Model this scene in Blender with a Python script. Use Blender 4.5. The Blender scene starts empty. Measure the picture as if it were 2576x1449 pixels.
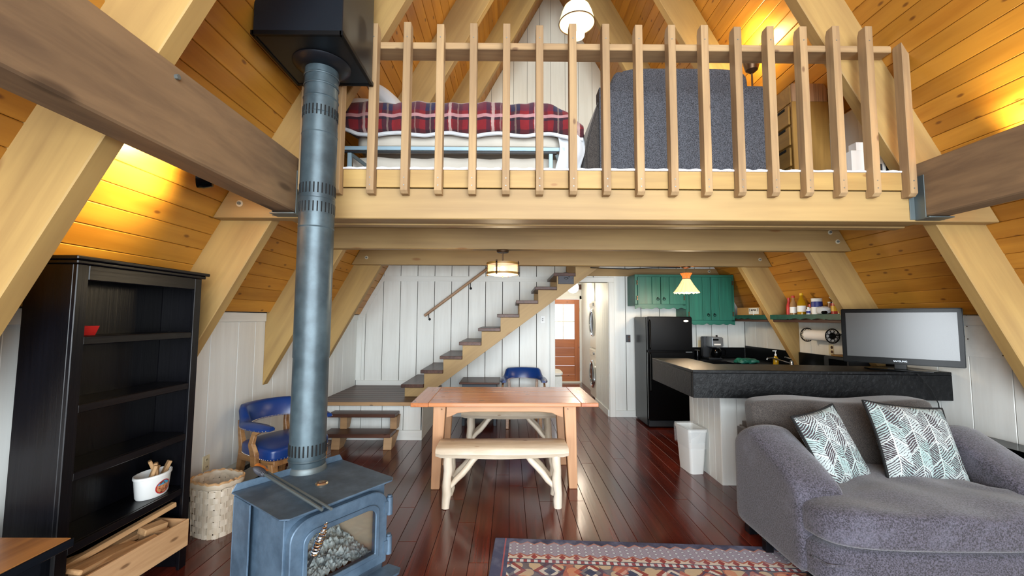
import bpy, bmesh, math, random
from mathutils import Matrix, Vector, noise
random.seed(7)
S = bpy.context.scene
COL = S.collection
PI = math.pi
I4 = Matrix.Identity(4)
def srgb(h):
    h = h.lstrip('#'); o = []
    for k in (0, 2, 4):
        c = int(h[k:k+2], 16)/255
        o.append(c/12.92 if c <= .04045 else ((c+.055)/1.055)**2.4)
    return (o[0], o[1], o[2], 1)
# ------------------------------------------------------------------ camera
cam_d = bpy.data.cameras.new('camera'); cam_d.sensor_width = 36; cam_d.lens = 1052/2576*36
cam_d.clip_start = .02
cam = bpy.data.objects.new('camera', cam_d); COL.objects.link(cam)
yaw, pitch, roll = .005126, .071388, .004769
fwd = Vector((math.sin(yaw)*math.cos(pitch), math.cos(yaw)*math.cos(pitch), math.sin(pitch)))
rt = Vector((math.cos(yaw), -math.sin(yaw), 0)); upv = rt.cross(fwd)
r2 = math.cos(roll)*rt + math.sin(roll)*upv; u2 = -math.sin(roll)*rt + math.cos(roll)*upv
cam.matrix_world = Matrix(((r2.x, u2.x, -fwd.x, 0), (r2.y, u2.y, -fwd.y, 0), (r2.z, u2.z, -fwd.z, 1.5), (0, 0, 0, 1)))
S.camera = cam
# ------------------------------------------------------------------ world, daylight, exposure
S.view_settings.view_transform = 'Standard'; S.view_settings.look = 'None'
S.view_settings.exposure = 0.0; S.view_settings.gamma = 1; S.view_settings.use_curve_mapping = False
w = bpy.data.worlds.new('World'); S.world = w; w.use_nodes = True
bg = w.node_tree.nodes['Background']; bg.inputs[0].default_value = (.86, .94, 1, 1); bg.inputs[1].default_value = 1.8
def area(name, loc, rot, sx, sy, e, col):
    d = bpy.data.lights.new(name, 'AREA'); d.shape = 'RECTANGLE'; d.size = sx; d.size_y = sy; d.energy = e; d.color = col
    o = bpy.data.objects.new(name, d); o.location = loc; o.rotation_euler = rot; COL.objects.link(o); return o
# daylight through the glazed front gable behind the camera
area('gable_daylight', (.65, -11, 2.8), (math.radians(90), 0, 0), 26, 9, 10500, (.88, .95, 1))
# ------------------------------------------------------------------ house dimensions (metres)
YA, SP, ZJ, XC, HW, MS, ZK, YB = 2.74, 1.219, 2.154, .653, 2.63, 1.82, 1.54, 6.49
XKL, XKR, YF = -2.353, 3.644, -2.2
def xl(z): return XC-HW+(z-ZJ)/MS
def xr(z): return XC+HW-(z-ZJ)/MS
def zroof(x): return min(ZJ+(x-XC+HW)*MS, ZJ+(XC+HW-x)*MS)
ZAP = ZJ+HW*MS
# ------------------------------------------------------------------ shader expression helper
class E:
    def __init__(s, nt, sock): s.nt = nt; s.s = sock
    def _m(s, op, *a):
        n = s.nt.nodes.new('ShaderNodeMath'); n.operation = op
        for i, q in enumerate((s,)+a):
            if isinstance(q, E): s.nt.links.new(q.s, n.inputs[i])
            else: n.inputs[i].default_value = q
        return E(s.nt, n.outputs[0])
    def __add__(s, o): return s._m('ADD', o)
    __radd__ = __add__
    def __sub__(s, o): return s._m('SUBTRACT', o)
    def __rsub__(s, o): return (s*-1)+o
    def __mul__(s, o): return s._m('MULTIPLY', o)
    __rmul__ = __mul__
    def __truediv__(s, o): return s._m('DIVIDE', o)
    def abs(s): return s._m('ABSOLUTE')
    def frac(s): return s._m('FRACT')
    def floor(s): return s._m('FLOOR')
    def lt(s, o): return s._m('LESS_THAN', o)
    def gt(s, o): return s._m('GREATER_THAN', o)
    def sin(s): return s._m('SINE')
    def min(s, o): return s._m('MINIMUM', o)
    def max(s, o): return s._m('MAXIMUM', o)
    def mod(s, o): return s._m('FLOORED_MODULO', o)
    def pp(s, o): return s._m('PINGPONG', o)
    def sm(s, a, b):
        n = s.nt.nodes.new('ShaderNodeMapRange'); n.interpolation_type = 'SMOOTHSTEP'
        s.nt.links.new(s.s, n.inputs['Value']); n.inputs['From Min'].default_value = a; n.inputs['From Max'].default_value = b
        return E(s.nt, n.outputs[0])
class T:
    """one node tree under construction"""
    def __init__(s, name):
        s.m = bpy.data.materials.new(name); s.m.use_nodes = True; s.nt = s.m.node_tree
        s.b = s.nt.nodes['Principled BSDF']; s.tc = s.nt.nodes.new('ShaderNodeTexCoord'); s.oi = None
    def rnd(s):
        if not s.oi: s.oi = s.nt.nodes.new('ShaderNodeObjectInfo')
        return E(s.nt, s.oi.outputs['Random'])
    def xyz(s):
        n = s.nt.nodes.new('ShaderNodeSeparateXYZ'); s.nt.links.new(s.tc.outputs['Object'], n.inputs[0])
        return [E(s.nt, o) for o in n.outputs]
    def vec(s, x, y, z):
        n = s.nt.nodes.new('ShaderNodeCombineXYZ')
        for i, q in enumerate((x, y, z)):
            if isinstance(q, E): s.nt.links.new(q.s, n.inputs[i])
            else: n.inputs[i].default_value = q
        return n.outputs[0]
    def noise(s, v, scale=1, detail=4, rough=.55, dist=0):
        n = s.nt.nodes.new('ShaderNodeTexNoise'); s.nt.links.new(v, n.inputs['Vector'])
        n.inputs['Scale'].default_value = scale; n.inputs['Detail'].default_value = detail
        n.inputs['Roughness'].default_value = rough; n.inputs['Distortion'].default_value = dist
        return E(s.nt, n.outputs['Fac'])
    def voro(s, v, scale=1):
        n = s.nt.nodes.new('ShaderNodeTexVoronoi'); n.voronoi_dimensions = '2D'; s.nt.links.new(v, n.inputs['Vector']); n.inputs['Scale'].default_value = scale
        return E(s.nt, n.outputs['Distance']), n.outputs['Color']
    def mix(s, f, a, b):
        n = s.nt.nodes.new('ShaderNodeMix'); n.data_type = 'RGBA'
        for i, q in ((0, f), (6, a), (7, b)):
            if isinstance(q, E): s.nt.links.new(q.s, n.inputs[i])
            elif isinstance(q, bpy.types.NodeSocket): s.nt.links.new(q, n.inputs[i])
            elif isinstance(q, str): n.inputs[i].default_value = srgb(q)
            else: n.inputs[i].default_value = q
        return n.outputs[2]
    def bright(s, c, f):
        n = s.nt.nodes.new('ShaderNodeHueSaturation'); s.nt.links.new(c, n.inputs['Color'])
        if isinstance(f, E): s.nt.links.new(f.s, n.inputs['Value'])
        else: n.inputs['Value'].default_value = f
        return n.outputs[0]
    def color(s, c):
        if isinstance(c, str): s.b.inputs['Base Color'].default_value = srgb(c)
        else: s.nt.links.new(c, s.b.inputs['Base Color'])
    def bump(s, h, dist=.002, st=.5):
        n = s.nt.nodes.new('ShaderNodeBump'); s.nt.links.new(h.s, n.inputs['Height']); n.inputs['Distance'].default_value = dist
        n.inputs['Strength'].default_value = st; s.nt.links.new(n.outputs[0], s.b.inputs['Normal'])
    def set(s, **k):
        for a, v in k.items():
            a = a.replace('_', ' ').title().replace('Ior', 'IOR')
            i = s.b.inputs[a]
            if isinstance(v, E): s.nt.links.new(v.s, i)
            else: i.default_value = v
        return s.m
def wood(name, dark, light, rough=.55, knots=.5, var=.18, gx=1.3, gy=22, kc='#3a1d0c', bump=.3, coat=0, ks=(5, 11), big=.5, spec=.5):
    t = T(name); x, y, z = t.xyz(); r = t.rnd()
    v = t.vec(x*gx+r*37, y*gy+r*11, z*gy+r*5)
    g = t.noise(v, 1, 5, .6, .4); lo = t.noise(t.vec(x*.8+r*19, y*4+r*3, z*4), 1, 3, .5)
    f = (g*(1-big)+lo*big).sm(.28, .72)
    c = t.mix(f, dark, light)
    if knots:
        d, cc = t.voro(t.vec(x*ks[0]+r*23+lo*.3, (y+z)*ks[1]+r*7, 0), 1)
        sp = t.nt.nodes.new('ShaderNodeSeparateColor'); t.nt.links.new(cc, sp.inputs[0]); q = E(t.nt, sp.outputs[0])
        k = (1-d.sm(.05, .15))*q.gt(1-knots*.22)*.75
        c = t.mix(k, c, kc)
    c = t.bright(c, 1-var/2+(r*7.31).frac()*var)
    t.color(c); t.bump(g, .002, bump)
    return t.set(roughness=rough, coat_weight=coat, coat_roughness=.15, specular_ior_level=spec)
def paint(name, base, dark, rough=.5, var=.05, ax=True):
    t = T(name); x, y, z = t.xyz(); r = t.rnd()
    g = t.noise(t.vec(x*1.2+r*31, y*16+r*9, z*16), 1, 5, .65); sp = t.noise(t.vec(x*3+r*3, y*9, z*9+r*8), 2, 6, .7)
    c = t.mix(g.sm(.3, .8)*.25, base, dark); c = t.mix(sp.sm(.68, .8)*.5, c, dark)
    t.color(t.bright(c, 1-var/2+(r*5.7).frac()*var)); t.bump(g, .0015, .3)
    return t.set(roughness=rough)
def plain(name, c, rough=.5, metal=0, bump=0, bs=200, spk=0, c2=None, **k):
    t = T(name)
    if bump or spk:
        n = t.noise(t.tc.outputs['Object'], bs, 3, .6)
        if bump: t.bump(n, .001, bump)
        if spk: t.color(t.mix(n.sm(.5-spk, .5+spk), c, c2))
        else: t.color(c)
    else: t.color(c)
    return t.set(roughness=rough, metallic=metal, **k)
def glow(name, c, e, rough=.5):
    t = T(name); t.color(c); t.b.inputs['Emission Color'].default_value = srgb(c)
    return t.set(roughness=rough, emission_strength=e)
M = {}
M['rafter'] = wood('rafter_wood', '#927345', '#b5955a', .6, .35, .1, gx=.9, gy=16, kc='#7a5026', big=.6, ks=(1.6, 4.5))
M['tie'] = wood('tie_wood', '#8a6e45', '#a98c5a', .55, .4, .08, gx=.8, gy=18, kc='#86592c', big=.6, ks=(2, 6))
M['beam'] = wood('weathered_beam', '#5a4634', '#8a6f50', .75, .6, .05, gx=2.2, gy=14, kc='#42301f', big=.55, bump=.8, ks=(1.5, 5))
M['roof'] = wood('pine_plank', '#a0661c', '#c88e34', .42, .8, .2, gx=1.1, gy=16, kc='#5e2f10', coat=.15, big=.6)
M['rail'] = wood('rough_rail', '#84694a', '#b09268', .7, .5, .16, gx=1.5, gy=26, kc='#5c3d26')
M['fascia'] = wood('fascia_wood', '#927242', '#b09054', .55, .5, .1, gx=1, gy=16, kc='#86592c')
M['floor'] = wood('floor_plank', '#300f0b', '#6e281a', .2, .35, .3, gx=1.6, gy=38, kc='#120503', bump=.25, coat=.28, big=.45)
M['tread'] = wood('dark_tread', '#33201a', '#5f4034', .35, .2, .15, gx=2, gy=30, kc='#20120c', coat=0, spec=.25)
M['tabletop'] = wood('table_pine', '#a45c34', '#c88450', .25, .3, .1, gx=1.4, gy=20, kc='#5e2f16', coat=.3)
M['tableleg'] = wood('table_leg_pine', '#ac7c56', '#cf9f76', .45, .3, .1, gx=1.4, gy=16, kc='#6b4020')
M['log'] = wood('peeled_log', '#b8a68c', '#e2d6c4', .45, .5, .12, gx=3, gy=16, kc='#8a6440', ks=(5, 14))
M['bracket'] = wood('step_bracket_wood', '#8b6a48', '#b39068', .55, .4, .1)
M['chairwood'] = wood('chair_walnut', '#6b4426', '#a87e50', .35, 0, .1, gx=4, gy=40, coat=.2)
M['crate'] = wood('crate_pine', '#a47a50', '#d8b084', .6, .7, .2, gx=2, gy=18, kc='#5c3a20', ks=(4, 12))
M['split'] = wood('split_firewood', '#94704a', '#d2a878', .75, .2, .4, gx=4, gy=40)
M['desktop'] = wood('desk_top_wood', '#6e4424', '#b07c44', .35, .1, .1, gx=1.2, gy=24, coat=.2)
M['orangedoor'] = wood('fir_door', '#9a5426', '#bf7036', .4, .15, .08, gx=1.2, gy=30)
M['dresser'] = wood('dresser_wood', '#7b5a2a', '#a88040', .45, .1, .1, gx=1.5, gy=16)
M['dresstop'] = wood('striped_wood', '#7c5c42', '#c29c78', .5, .1, .2, gx=.8, gy=60)
M['black'] = wood('espresso_wood', '#050508', '#0b0b10', .3, 0, .1, gx=1.4, gy=50, bump=.5, spec=.3)
M['white'] = paint('white_board_paint', '#e2e4e0', '#b9b4ac', .45)
M['whitel'] = paint('cream_board_paint', '#f0ecdc', '#d0c8b2', .5)
M['gap'] = plain('dark_gap', '#1c1a18', .9)
M['green'] = wood('green_stained_wood', '#105044', '#1d6a59', .45, .15, .08, gx=1.2, gy=22, kc='#08261f', big=.3)
M['greend'] = wood('dark_green_board', '#0c3a31', '#175648', .5, .1, .06, gx=1.2, gy=22, kc='#061c18')
M['iron'] = plain('black_iron', '#0c0d0f', .45, .6)
M['steel'] = plain('galvanised_steel', '#6a7476', .5, .7, .2, 60)
M['bolt'] = plain('bolt_metal', '#7f8a8c', .4, .7)
M['washer'] = plain('bolt_washer', '#cfc8b0', .5, .2)
M['chrome'] = plain('chrome', '#d8dce0', .12, 1)
M['brass'] = plain('tack_brass', '#c9b9a0', .3, .9)
def pipe_mat():
    t = T('stovepipe_paint'); n = t.noise(t.tc.outputs['Object'], 6, 5, .6)
    t.color(t.mix(n.sm(.3, .75), '#344148', '#4f5f66')); return t.set(roughness=.38, metallic=.35)
M['pipe'] = pipe_mat()
def stove_mat():
    t = T('stove_paint'); n = t.noise(t.tc.outputs['Object'], 7, 6, .65); f = t.noise(t.tc.outputs['Object'], 160, 2, .5)
    t.color(t.mix(n.sm(.3, .75), '#3f5264', '#5a7084')); t.bump(f, .0006, .4); return t.set(roughness=.5, metallic=.3)
M['stove'] = stove_mat()
M['hood'] = plain('hood_metal', '#20262e', .35, .55)
M['slot'] = plain('slot_black', '#050607', .9)
M['bar'] = T('black_slate_laminate')
def barm():
    t = M['bar']; n = t.noise(t.tc.outputs['Object'], 28, 6, .7, 1.5); t.color('#0b0c0e'); t.bump(n, .004, .8); return t.set(roughness=.32, specular_ior_level=.18)
M['bar'] = barm()
M['counter'] = plain('black_counter', '#07080a', .3, specular_ior_level=.2)
M['fridge'] = plain('fridge_black', '#050506', .25, 0, .3, 120, specular_ior_level=.25)
def couchm():
    t = T('chenille_grey'); n = t.noise(t.tc.outputs['Object'], 130, 4, .75); b = t.noise(t.tc.outputs['Object'], 5, 4, .6)
    c = t.mix(n.sm(.38, .62), '#17151b', '#534f5c'); c = t.mix(b.sm(.5, .75)*.35, c, '#6c6c7c'); t.color(c); t.bump(n, .003, .6)
    return t.set(roughness=.9, sheen_weight=.3)
M['couch'] = couchm()
M['couchback'] = plain('chenille_taupe', '#1e1b1a', .9, 0, .6, 260, .15, '#504a46', sheen_weight=.3)
M['loftsofa'] = plain('tweed_charcoal', '#24262b', .9, 0, .5, 190, .16, '#62656e')
M['leather'] = plain('blue_leather', '#0c3474', .34, 0, .15, 150, coat_weight=.2, coat_roughness=.3)
M['plastic'] = plain('white_plastic', '#e6e8e6', .4)
M['ivory'] = plain('ivory_plastic', '#d8cfae', .45)
M['bag'] = plain('clear_bag', '#e8ecee', .25, 0, .6, 40, alpha=.2)
M['whitefab'] = plain('white_fleece', '#d4d8dc', .95, 0, .8, 90)
M['sheet'] = plain('cream_mattress', '#ccc6ba', .9, 0, .2, 60)
M['carpet'] = plain('loft_carpet', '#b8a8a4', 1, 0, .8, 300, .2, '#d8ccc8')
M['bluesteel'] = plain('pale_blue_steel', '#9fbccc', .45, .3)
M['tvframe'] = plain('tv_gloss_black', '#040506', .15, specular_ior_level=.12)
M['screen'] = plain('tv_screen', '#040606', .2, specular_ior_level=.75)
M['glass'] = plain('clear_glass', '#ffffff', .03, 0, transmission_weight=1.0, ior=1.45)
def thin():
    t = T('thin_glass'); nt = t.nt; tr = nt.nodes.new('ShaderNodeBsdfTransparent'); gl = nt.nodes.new('ShaderNodeBsdfGlossy')
    gl.inputs['Roughness'].default_value = .05; fr = nt.nodes.new('ShaderNodeFresnel'); mx = nt.nodes.new('ShaderNodeMixShader')
    fr.inputs[0].default_value = 1.35
    nt.links.new(fr.outputs[0], mx.inputs[0]); nt.links.new(tr.outputs[0], mx.inputs[1]); nt.links.new(gl.outputs[0], mx.inputs[2])
    nt.links.new(mx.outputs[0], nt.nodes['Material Output'].inputs[0]); return t.m
M['thin'] = thin()
M['seeded'] = plain('seeded_glass', '#ffeccc', .2, alpha=.38, emission_strength=.55)
M['seeded'].node_tree.nodes['Principled BSDF'].inputs['Emission Color'].default_value = srgb('#ffe2b0')
M['bulb'] = glow('warm_bulb', '#ffdf9a', 14)
M['bulbw'] = glow('white_globe', '#fff4dc', 5)
M['bell'] = glow('lit_bell_glass', '#fff0c0', 1.3)
M['tiff'] = glow('lit_art_glass', '#ffd090', 1.1)
M['tiffred'] = glow('lit_amber_glass', '#e0702a', .9)
M['bronze'] = plain('bronze', '#5c4632', .4, .7)
M['pewter'] = plain('pewter', '#3c3c42', .5, .4)
M['ash'] = plain('grey_ash', '#6c7a7c', 1, 0, 1, 60, .3, '#c4cecc')
M['brick'] = plain('firebrick', '#b9a890', .9, 0, .4, 20)
M['red'] = plain('red_plastic', '#b01818', .35)
M['yellow'] = plain('yellow_plastic', '#e0b414', .35)
M['cardboard'] = plain('cardboard', '#b08850', .8)
M['label'] = plain('white_label', '#e8e8e4', .6)
M['bluelab'] = plain('blue_label', '#26337c', .5)
M['oil'] = plain('yellow_oil', '#d8a818', .1, 0, transmission_weight=.5)
M['clearb'] = plain('amber_bottle', '#c9a070', .1, 0, transmission_weight=.5)
M['heater'] = plain('heater_enamel', '#b9b8ac', .45, .1)
M['paper'] = plain('paper_towel', '#ece8e2', .9, 0, .3, 80)
M['orange'] = plain('handle_wood', '#a8642a', .35)
M['silver'] = plain('brushed_silver', '#a8adb2', .3, .8)
M['darkgrey'] = plain('dark_grey_plastic', '#24272b', .4)
M['bluechest'] = plain('slate_blue_paint', '#38424c', .5)
M['cream'] = plain('cream_enamel', '#e4ddd0', .35)
# ------------------------------------------------------------------ building helpers
LM = {}
def link(o, parent, Mx):
    COL.objects.link(o)
    LM[o.name] = Mx
    if parent is not None:
        o.parent = parent
        pm = I4 if parent.type == 'EMPTY' else LM[parent.name]
        o.matrix_basis = pm.inverted() @ Mx
    else: o.matrix_basis = Mx
    return o
def thing(name, label, cat, loc=(0, 0, 0), rz=0, group=None):
    o = bpy.data.objects.new(name, None); o.empty_display_size = .1; COL.objects.link(o)
    o.location = loc; o.rotation_euler = (0, 0, rz); tag(o, label, cat, group); return o
def tag(o, label=None, cat=None, group=None):
    if label: o['label'] = label
    if cat: o['category'] = cat
    if group: o['group'] = group
    return o
def struct(o): o['kind'] = 'structure'; return o
class MB:
    def __init__(s): s.v = []; s.f = []
    def add(s, vs, fs, X=None):
        b = len(s.v)
        s.v += [tuple(X @ Vector(q)) if X is not None else tuple(q) for q in vs]
        s.f += [tuple(b+i for i in q) for q in fs]; return s
    def box(s, x0, x1, y0, y1, z0, z1, X=None):
        return s.add([(x, y, z) for x in (x0, x1) for y in (y0, y1) for z in (z0, z1)],
            [(0, 1, 3, 2), (4, 6, 7, 5), (0, 4, 5, 1), (2, 3, 7, 6), (0, 2, 6, 4), (1, 5, 7, 3)], X)
    def rings(s, rs, cap=True, closed=False, X=None):
        n = len(rs[0]); vs = [p for r in rs for p in r]; fs = []
        m = len(rs)
        for i in range(m if closed else m-1):
            a = i*n; b = ((i+1) % m)*n
            for k in range(n): fs.append((a+k, a+(k+1) % n, b+(k+1) % n, b+k))
        if cap and not closed: fs += [tuple(reversed(range(n))), tuple((m-1)*n+k for k in range(n))]
        return s.add(vs, fs, X)
    def lathe(s, prof, n=20, X=None, cap=True):
        return s.rings([[(r*math.cos(2*PI*k/n), r*math.sin(2*PI*k/n), z) for k in range(n)] for r, z in prof], cap, False, X)
    def cyl(s, p0, p1, r0, r1=None, n=14):
        p0 = Vector(p0); p1 = Vector(p1); d = p1-p0; r1 = r0 if r1 is None else r1
        X = Matrix.Translation(p0) @ d.to_track_quat('Z', 'Y').to_matrix().to_4x4()
        return s.lathe([(r0, 0), (r1, d.length)], n, X)
    def tube(s, pts, r, n=8, closed=False, flat=None, up=None):
        P = [Vector(p) for p in pts]; m = len(P); rs = []
        rr = r if isinstance(r, (list, tuple)) else [r]*m
        prev = None
        for i in range(m):
            t = (P[(i+1) % m]-P[i-1]) if closed else (P[min(i+1, m-1)]-P[max(i-1, 0)])
            t.normalize()
            if up is not None: a = Vector(up).cross(t).normalized()
            else:
                if prev is None: prev = t.orthogonal()
                a = (prev-t*prev.dot(t)).normalized(); prev = a
            b = t.cross(a)
            fa, fb = flat if flat else (1, 1)
            if flat and n == 4:
                rs.append([P[i]+a*sx*fa*rr[i]+b*sy*fb*rr[i] for sx, sy in ((-1, -1), (1, -1), (1, 1), (-1, 1))])
            else: rs.append([P[i]+a*math.cos(2*PI*k/n)*fa*rr[i]+b*math.sin(2*PI*k/n)*fb*rr[i] for k in range(n)])
        return s.rings(rs, True, closed)
    def prism(s, poly, a, b, plane='xz', X=None):
        f = {'xz': lambda p, q: (p[0], q, p[1]), 'xy': lambda p, q: (p[0], p[1], q), 'yz': lambda p, q: (q, p[0], p[1])}[plane]
        n = len(poly); vs = [f(p, a) for p in poly]+[f(p, b) for p in poly]
        return s.add(vs, [tuple(reversed(range(n))), tuple(range(n, 2*n))]+[(k, (k+1) % n, n+(k+1) % n, n+k) for k in range(n)], X)
    def ball(s, c, r, n=10, sc=(1, 1, 1)):
        m = max(4, n//2); pr = [(max(1e-4, r*math.sin(PI*i/m)), -r*math.cos(PI*i/m)) for i in range(m+1)]
        return s.lathe(pr, n, Matrix.Translation(c) @ Matrix.Diagonal((*sc, 1)))
    def grid(s, nu, nv, fn, closed_u=False):
        vs = [fn(i/(nu if closed_u else nu-1), j/(nv-1)) for i in range(nu) for j in range(nv)]; fs = []
        for i in range(nu if closed_u else nu-1):
            for j in range(nv-1):
                a = i*nv+j; b = ((i+1) % nu)*nv+j; fs.append((a, b, b+1, a+1))
        return s.add(vs, fs)
    def soft(s, hx, hy, hz, k=5, n=10, X=None, fn=None, pil=False):
        """rounded box (superellipsoid on a cube grid); pil=True tapers to pillow edges"""
        idx = {}; vs = []; fs = []
        def vid(a, b, c):
            q = (a, b, c)
            if q not in idx:
                p = Vector((2*a/n-1, 2*b/n-1, 2*c/n-1))
                if pil:
                    e = (max(0, 1-abs(p.x)**2.6)*max(0, 1-abs(p.y)**2.6))**.55
                    pin = 1-.07*(1-abs(p.x)**2)*(abs(p.y)**3); pin2 = 1-.07*(1-abs(p.y)**2)*(abs(p.x)**3)
                    v = Vector((p.x*pin2*hx, p.y*pin*hy, p.z*hz*(e*.94+.06)))
                else:
                    L = (abs(p.x)**k+abs(p.y)**k+abs(p.z)**k)**(1/k); mx = max(abs(p.x), abs(p.y), abs(p.z))
                    p = p*(mx/L) if L else p; v = Vector((p.x*hx, p.y*hy, p.z*hz))
                idx[q] = len(vs); vs.append(fn(v) if fn else v)
            return idx[q]
        R = range(n)
        for i in R:
            for j in R:
                for (A, B, C, D) in (((i, j), (i+1, j), (i+1, j+1), (i, j+1)),):
                    for c in (0, n):
                        q = [vid(*A, c), vid(*B, c), vid(*C, c), vid(*D, c)]; fs.append(tuple(q if c else q[::-1]))
                        q = [vid(A[0], c, A[1]), vid(B[0], c, B[1]), vid(C[0], c, C[1]), vid(D[0], c, D[1])]; fs.append(tuple(q[::-1] if c else q))
                        q = [vid(c, *A), vid(c, *B), vid(c, *C), vid(c, *D)]; fs.append(tuple(q if c else q[::-1]))
        return s.add(vs, fs, X)
    def done(s, name, mat, parent=None, Mx=None, smooth=0, bevel=0, seg=1, ang=35):
        me = bpy.data.meshes.new(name)
        me.from_pydata(s.v, [], s.f)
        bm = bmesh.new(); bm.from_mesh(me)
        bmesh.ops.recalc_face_normals(bm, faces=bm.faces)
        if bevel: bmesh.ops.bevel(bm, geom=list(bm.edges), offset=bevel, segments=seg, affect='EDGES', clamp_overlap=True)
        if smooth:
            for f in bm.faces: f.smooth = True
        bm.to_mesh(me); bm.free()
        if smooth: me.set_sharp_from_angle(angle=math.radians(ang))
        me.materials.append(M[mat] if isinstance(mat, str) else mat)
        return link(bpy.data.objects.new(name, me), parent, Mx or I4)
_cache = {}
def _boxmesh(name, dx, dy, dz, mat, bevel):
    k = (name, round(dx, 4), round(dy, 4), round(dz, 4), mat, bevel)
    if k not in _cache:
        o = MB().box(-dx/2, dx/2, -dy/2, dy/2, -dz/2, dz/2).done(name, mat, None, None, 0, bevel)
        _cache[k] = o.data; me = o.data; bpy.data.objects.remove(o); return me
    return _cache[k]
def box(name, x0, x1, y0, y1, z0, z1, mat, parent=None, bevel=.003, X=None):
    """box whose local X runs along its longest side, so wood grain follows it"""
    d = (abs(x1-x0), abs(y1-y0), abs(z1-z0)); c = ((x0+x1)/2, (y0+y1)/2, (z0+z1)/2)
    a = d.index(max(d))
    if a == 0: R = I4; dd = d
    elif a == 1: R = Matrix.Rotation(PI/2, 4, 'Z'); dd = (d[1], d[0], d[2])
    else: R = Matrix.Rotation(-PI/2, 4, 'Y'); dd = (d[2], d[1], d[0])
    Mx = Matrix.Translation(c) @ R
    if X is not None: Mx = X @ Mx
    return link(bpy.data.objects.new(name, _boxmesh(name, *dd, mat, min(bevel, min(dd)*.3))), parent, Mx)
def stick(name, p0, p1, w, t, mat, parent=None, up=(0, 0, 1), bevel=.003):
    p0 = Vector(p0); p1 = Vector(p1); x = (p1-p0).normalized(); z = Vector(up); z = (z-x*z.dot(x)).normalized(); y = z.cross(x)
    Mx = Matrix(((x.x, y.x, z.x, 0), (x.y, y.y, z.y, 0), (x.z, y.z, z.z, 0), (0, 0, 0, 1)))
    Mx.translation = (p0+p1)/2
    return link(bpy.data.objects.new(name, _boxmesh(name, (p1-p0).length, w, t, mat, min(bevel, t*.3))), parent, Mx)
def text(name, s, size, mat, parent, X, ext=.0008):
    c = bpy.data.curves.new(name, 'FONT'); c.body = s; c.size = size; c.extrude = ext; c.align_x = 'CENTER'
    o = bpy.data.objects.new(name, c); COL.objects.link(o)
    me = bpy.data.meshes.new_from_object(o.evaluated_get(bpy.context.evaluated_depsgraph_get()))
    bpy.data.objects.remove(o); me.name = name
    me.materials.clear(); me.materials.append(M[mat])
    return link(bpy.data.objects.new(name, me), parent, X)
def tree_copy(o, parent=None):
    c = o.copy(); COL.objects.link(c); c.parent = parent
    if o.name in LM: LM[c.name] = LM[o.name]
    for ch in list(o.children): tree_copy(ch, c)
    return c
def rotz(a, loc=(0, 0, 0)): return Matrix.Translation(loc) @ Matrix.Rotation(a, 4, 'Z')
def frame(o, u, w):
    """matrix at o with local X = u, local Y ~ w"""
    x = Vector(u).normalized(); y = Vector(w); y = (y-x*y.dot(x)).normalized(); z = x.cross(y)
    X = Matrix(((x.x, y.x, z.x, 0), (x.y, y.y, z.y, 0), (x.z, y.z, z.z, 0), (0, 0, 0, 1))); X.translation = Vector(o); return X

# ================================================================== SETTING
fl = struct(MB().box(XKL-.1, XKR+.1, YF, YB+.05, -.08, -.022).done('floor', 'gap'))
x = XKL; k = 0
while x < XKR:
    wd = .124; cuts = [YF]; yy = YF+random.uniform(1.2, 3.2)
    while yy < YB-.6: cuts.append(yy); yy += random.uniform(2.4, 4.2)
    inhall = .66 < x < 1.78
    cuts.append(YB)
    if inhall: cuts[-1] = 10.0
    for a, b in zip(cuts, cuts[1:]):
        box('floor_board', x+.0012, min(x+wd, XKR)-.0012, a+.001, b-.001, -.022, 0, 'floor', fl, .0018)
    x += wd
# roof
cl = MB()
for sg in (-1, 1):
    xx = (lambda z: xl(z)) if sg < 0 else (lambda z: xr(z))
    o = .022*sg/math.sin(math.atan(MS))
    cl.prism([(xx(ZK-.35)+o, ZK-.35), (XC+o*.0, ZAP+.03), (XC+sg*.02, ZAP+.25), (xx(ZK-.35)+o+sg*.14, ZK-.35)], YF, 10.1, 'xz')
cl = struct(cl.done('ceiling', 'gap'))
sl = math.atan(MS); L = (ZAP-ZK)/math.sin(sl); pw = .117
for sg in (-1, 1):
    d = 0
    nrm = Vector((sg*math.sin(sl), 0, math.cos(sl)))
    while d < L-.05:
        z = ZK+(d+pw/2)*math.sin(sl); xx = (xl if sg < 0 else xr)(z)
        cuts = [YF]; j = random.choice([YA+.13-SP, YA+.13, YA+.13+SP]) if random.random() < .7 else None
        if j: cuts.append(j)
        cuts.append(YB+.02)
        for a, b in zip(cuts, cuts[1:]):
            c = Vector((xx, 0, z))+nrm*.009
            stick('ceiling_board', (c.x, a+.001, c.z), (c.x, b-.001, c.z), pw-.002, .018, 'roof', cl, nrm, .004)
        d += pw
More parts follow.
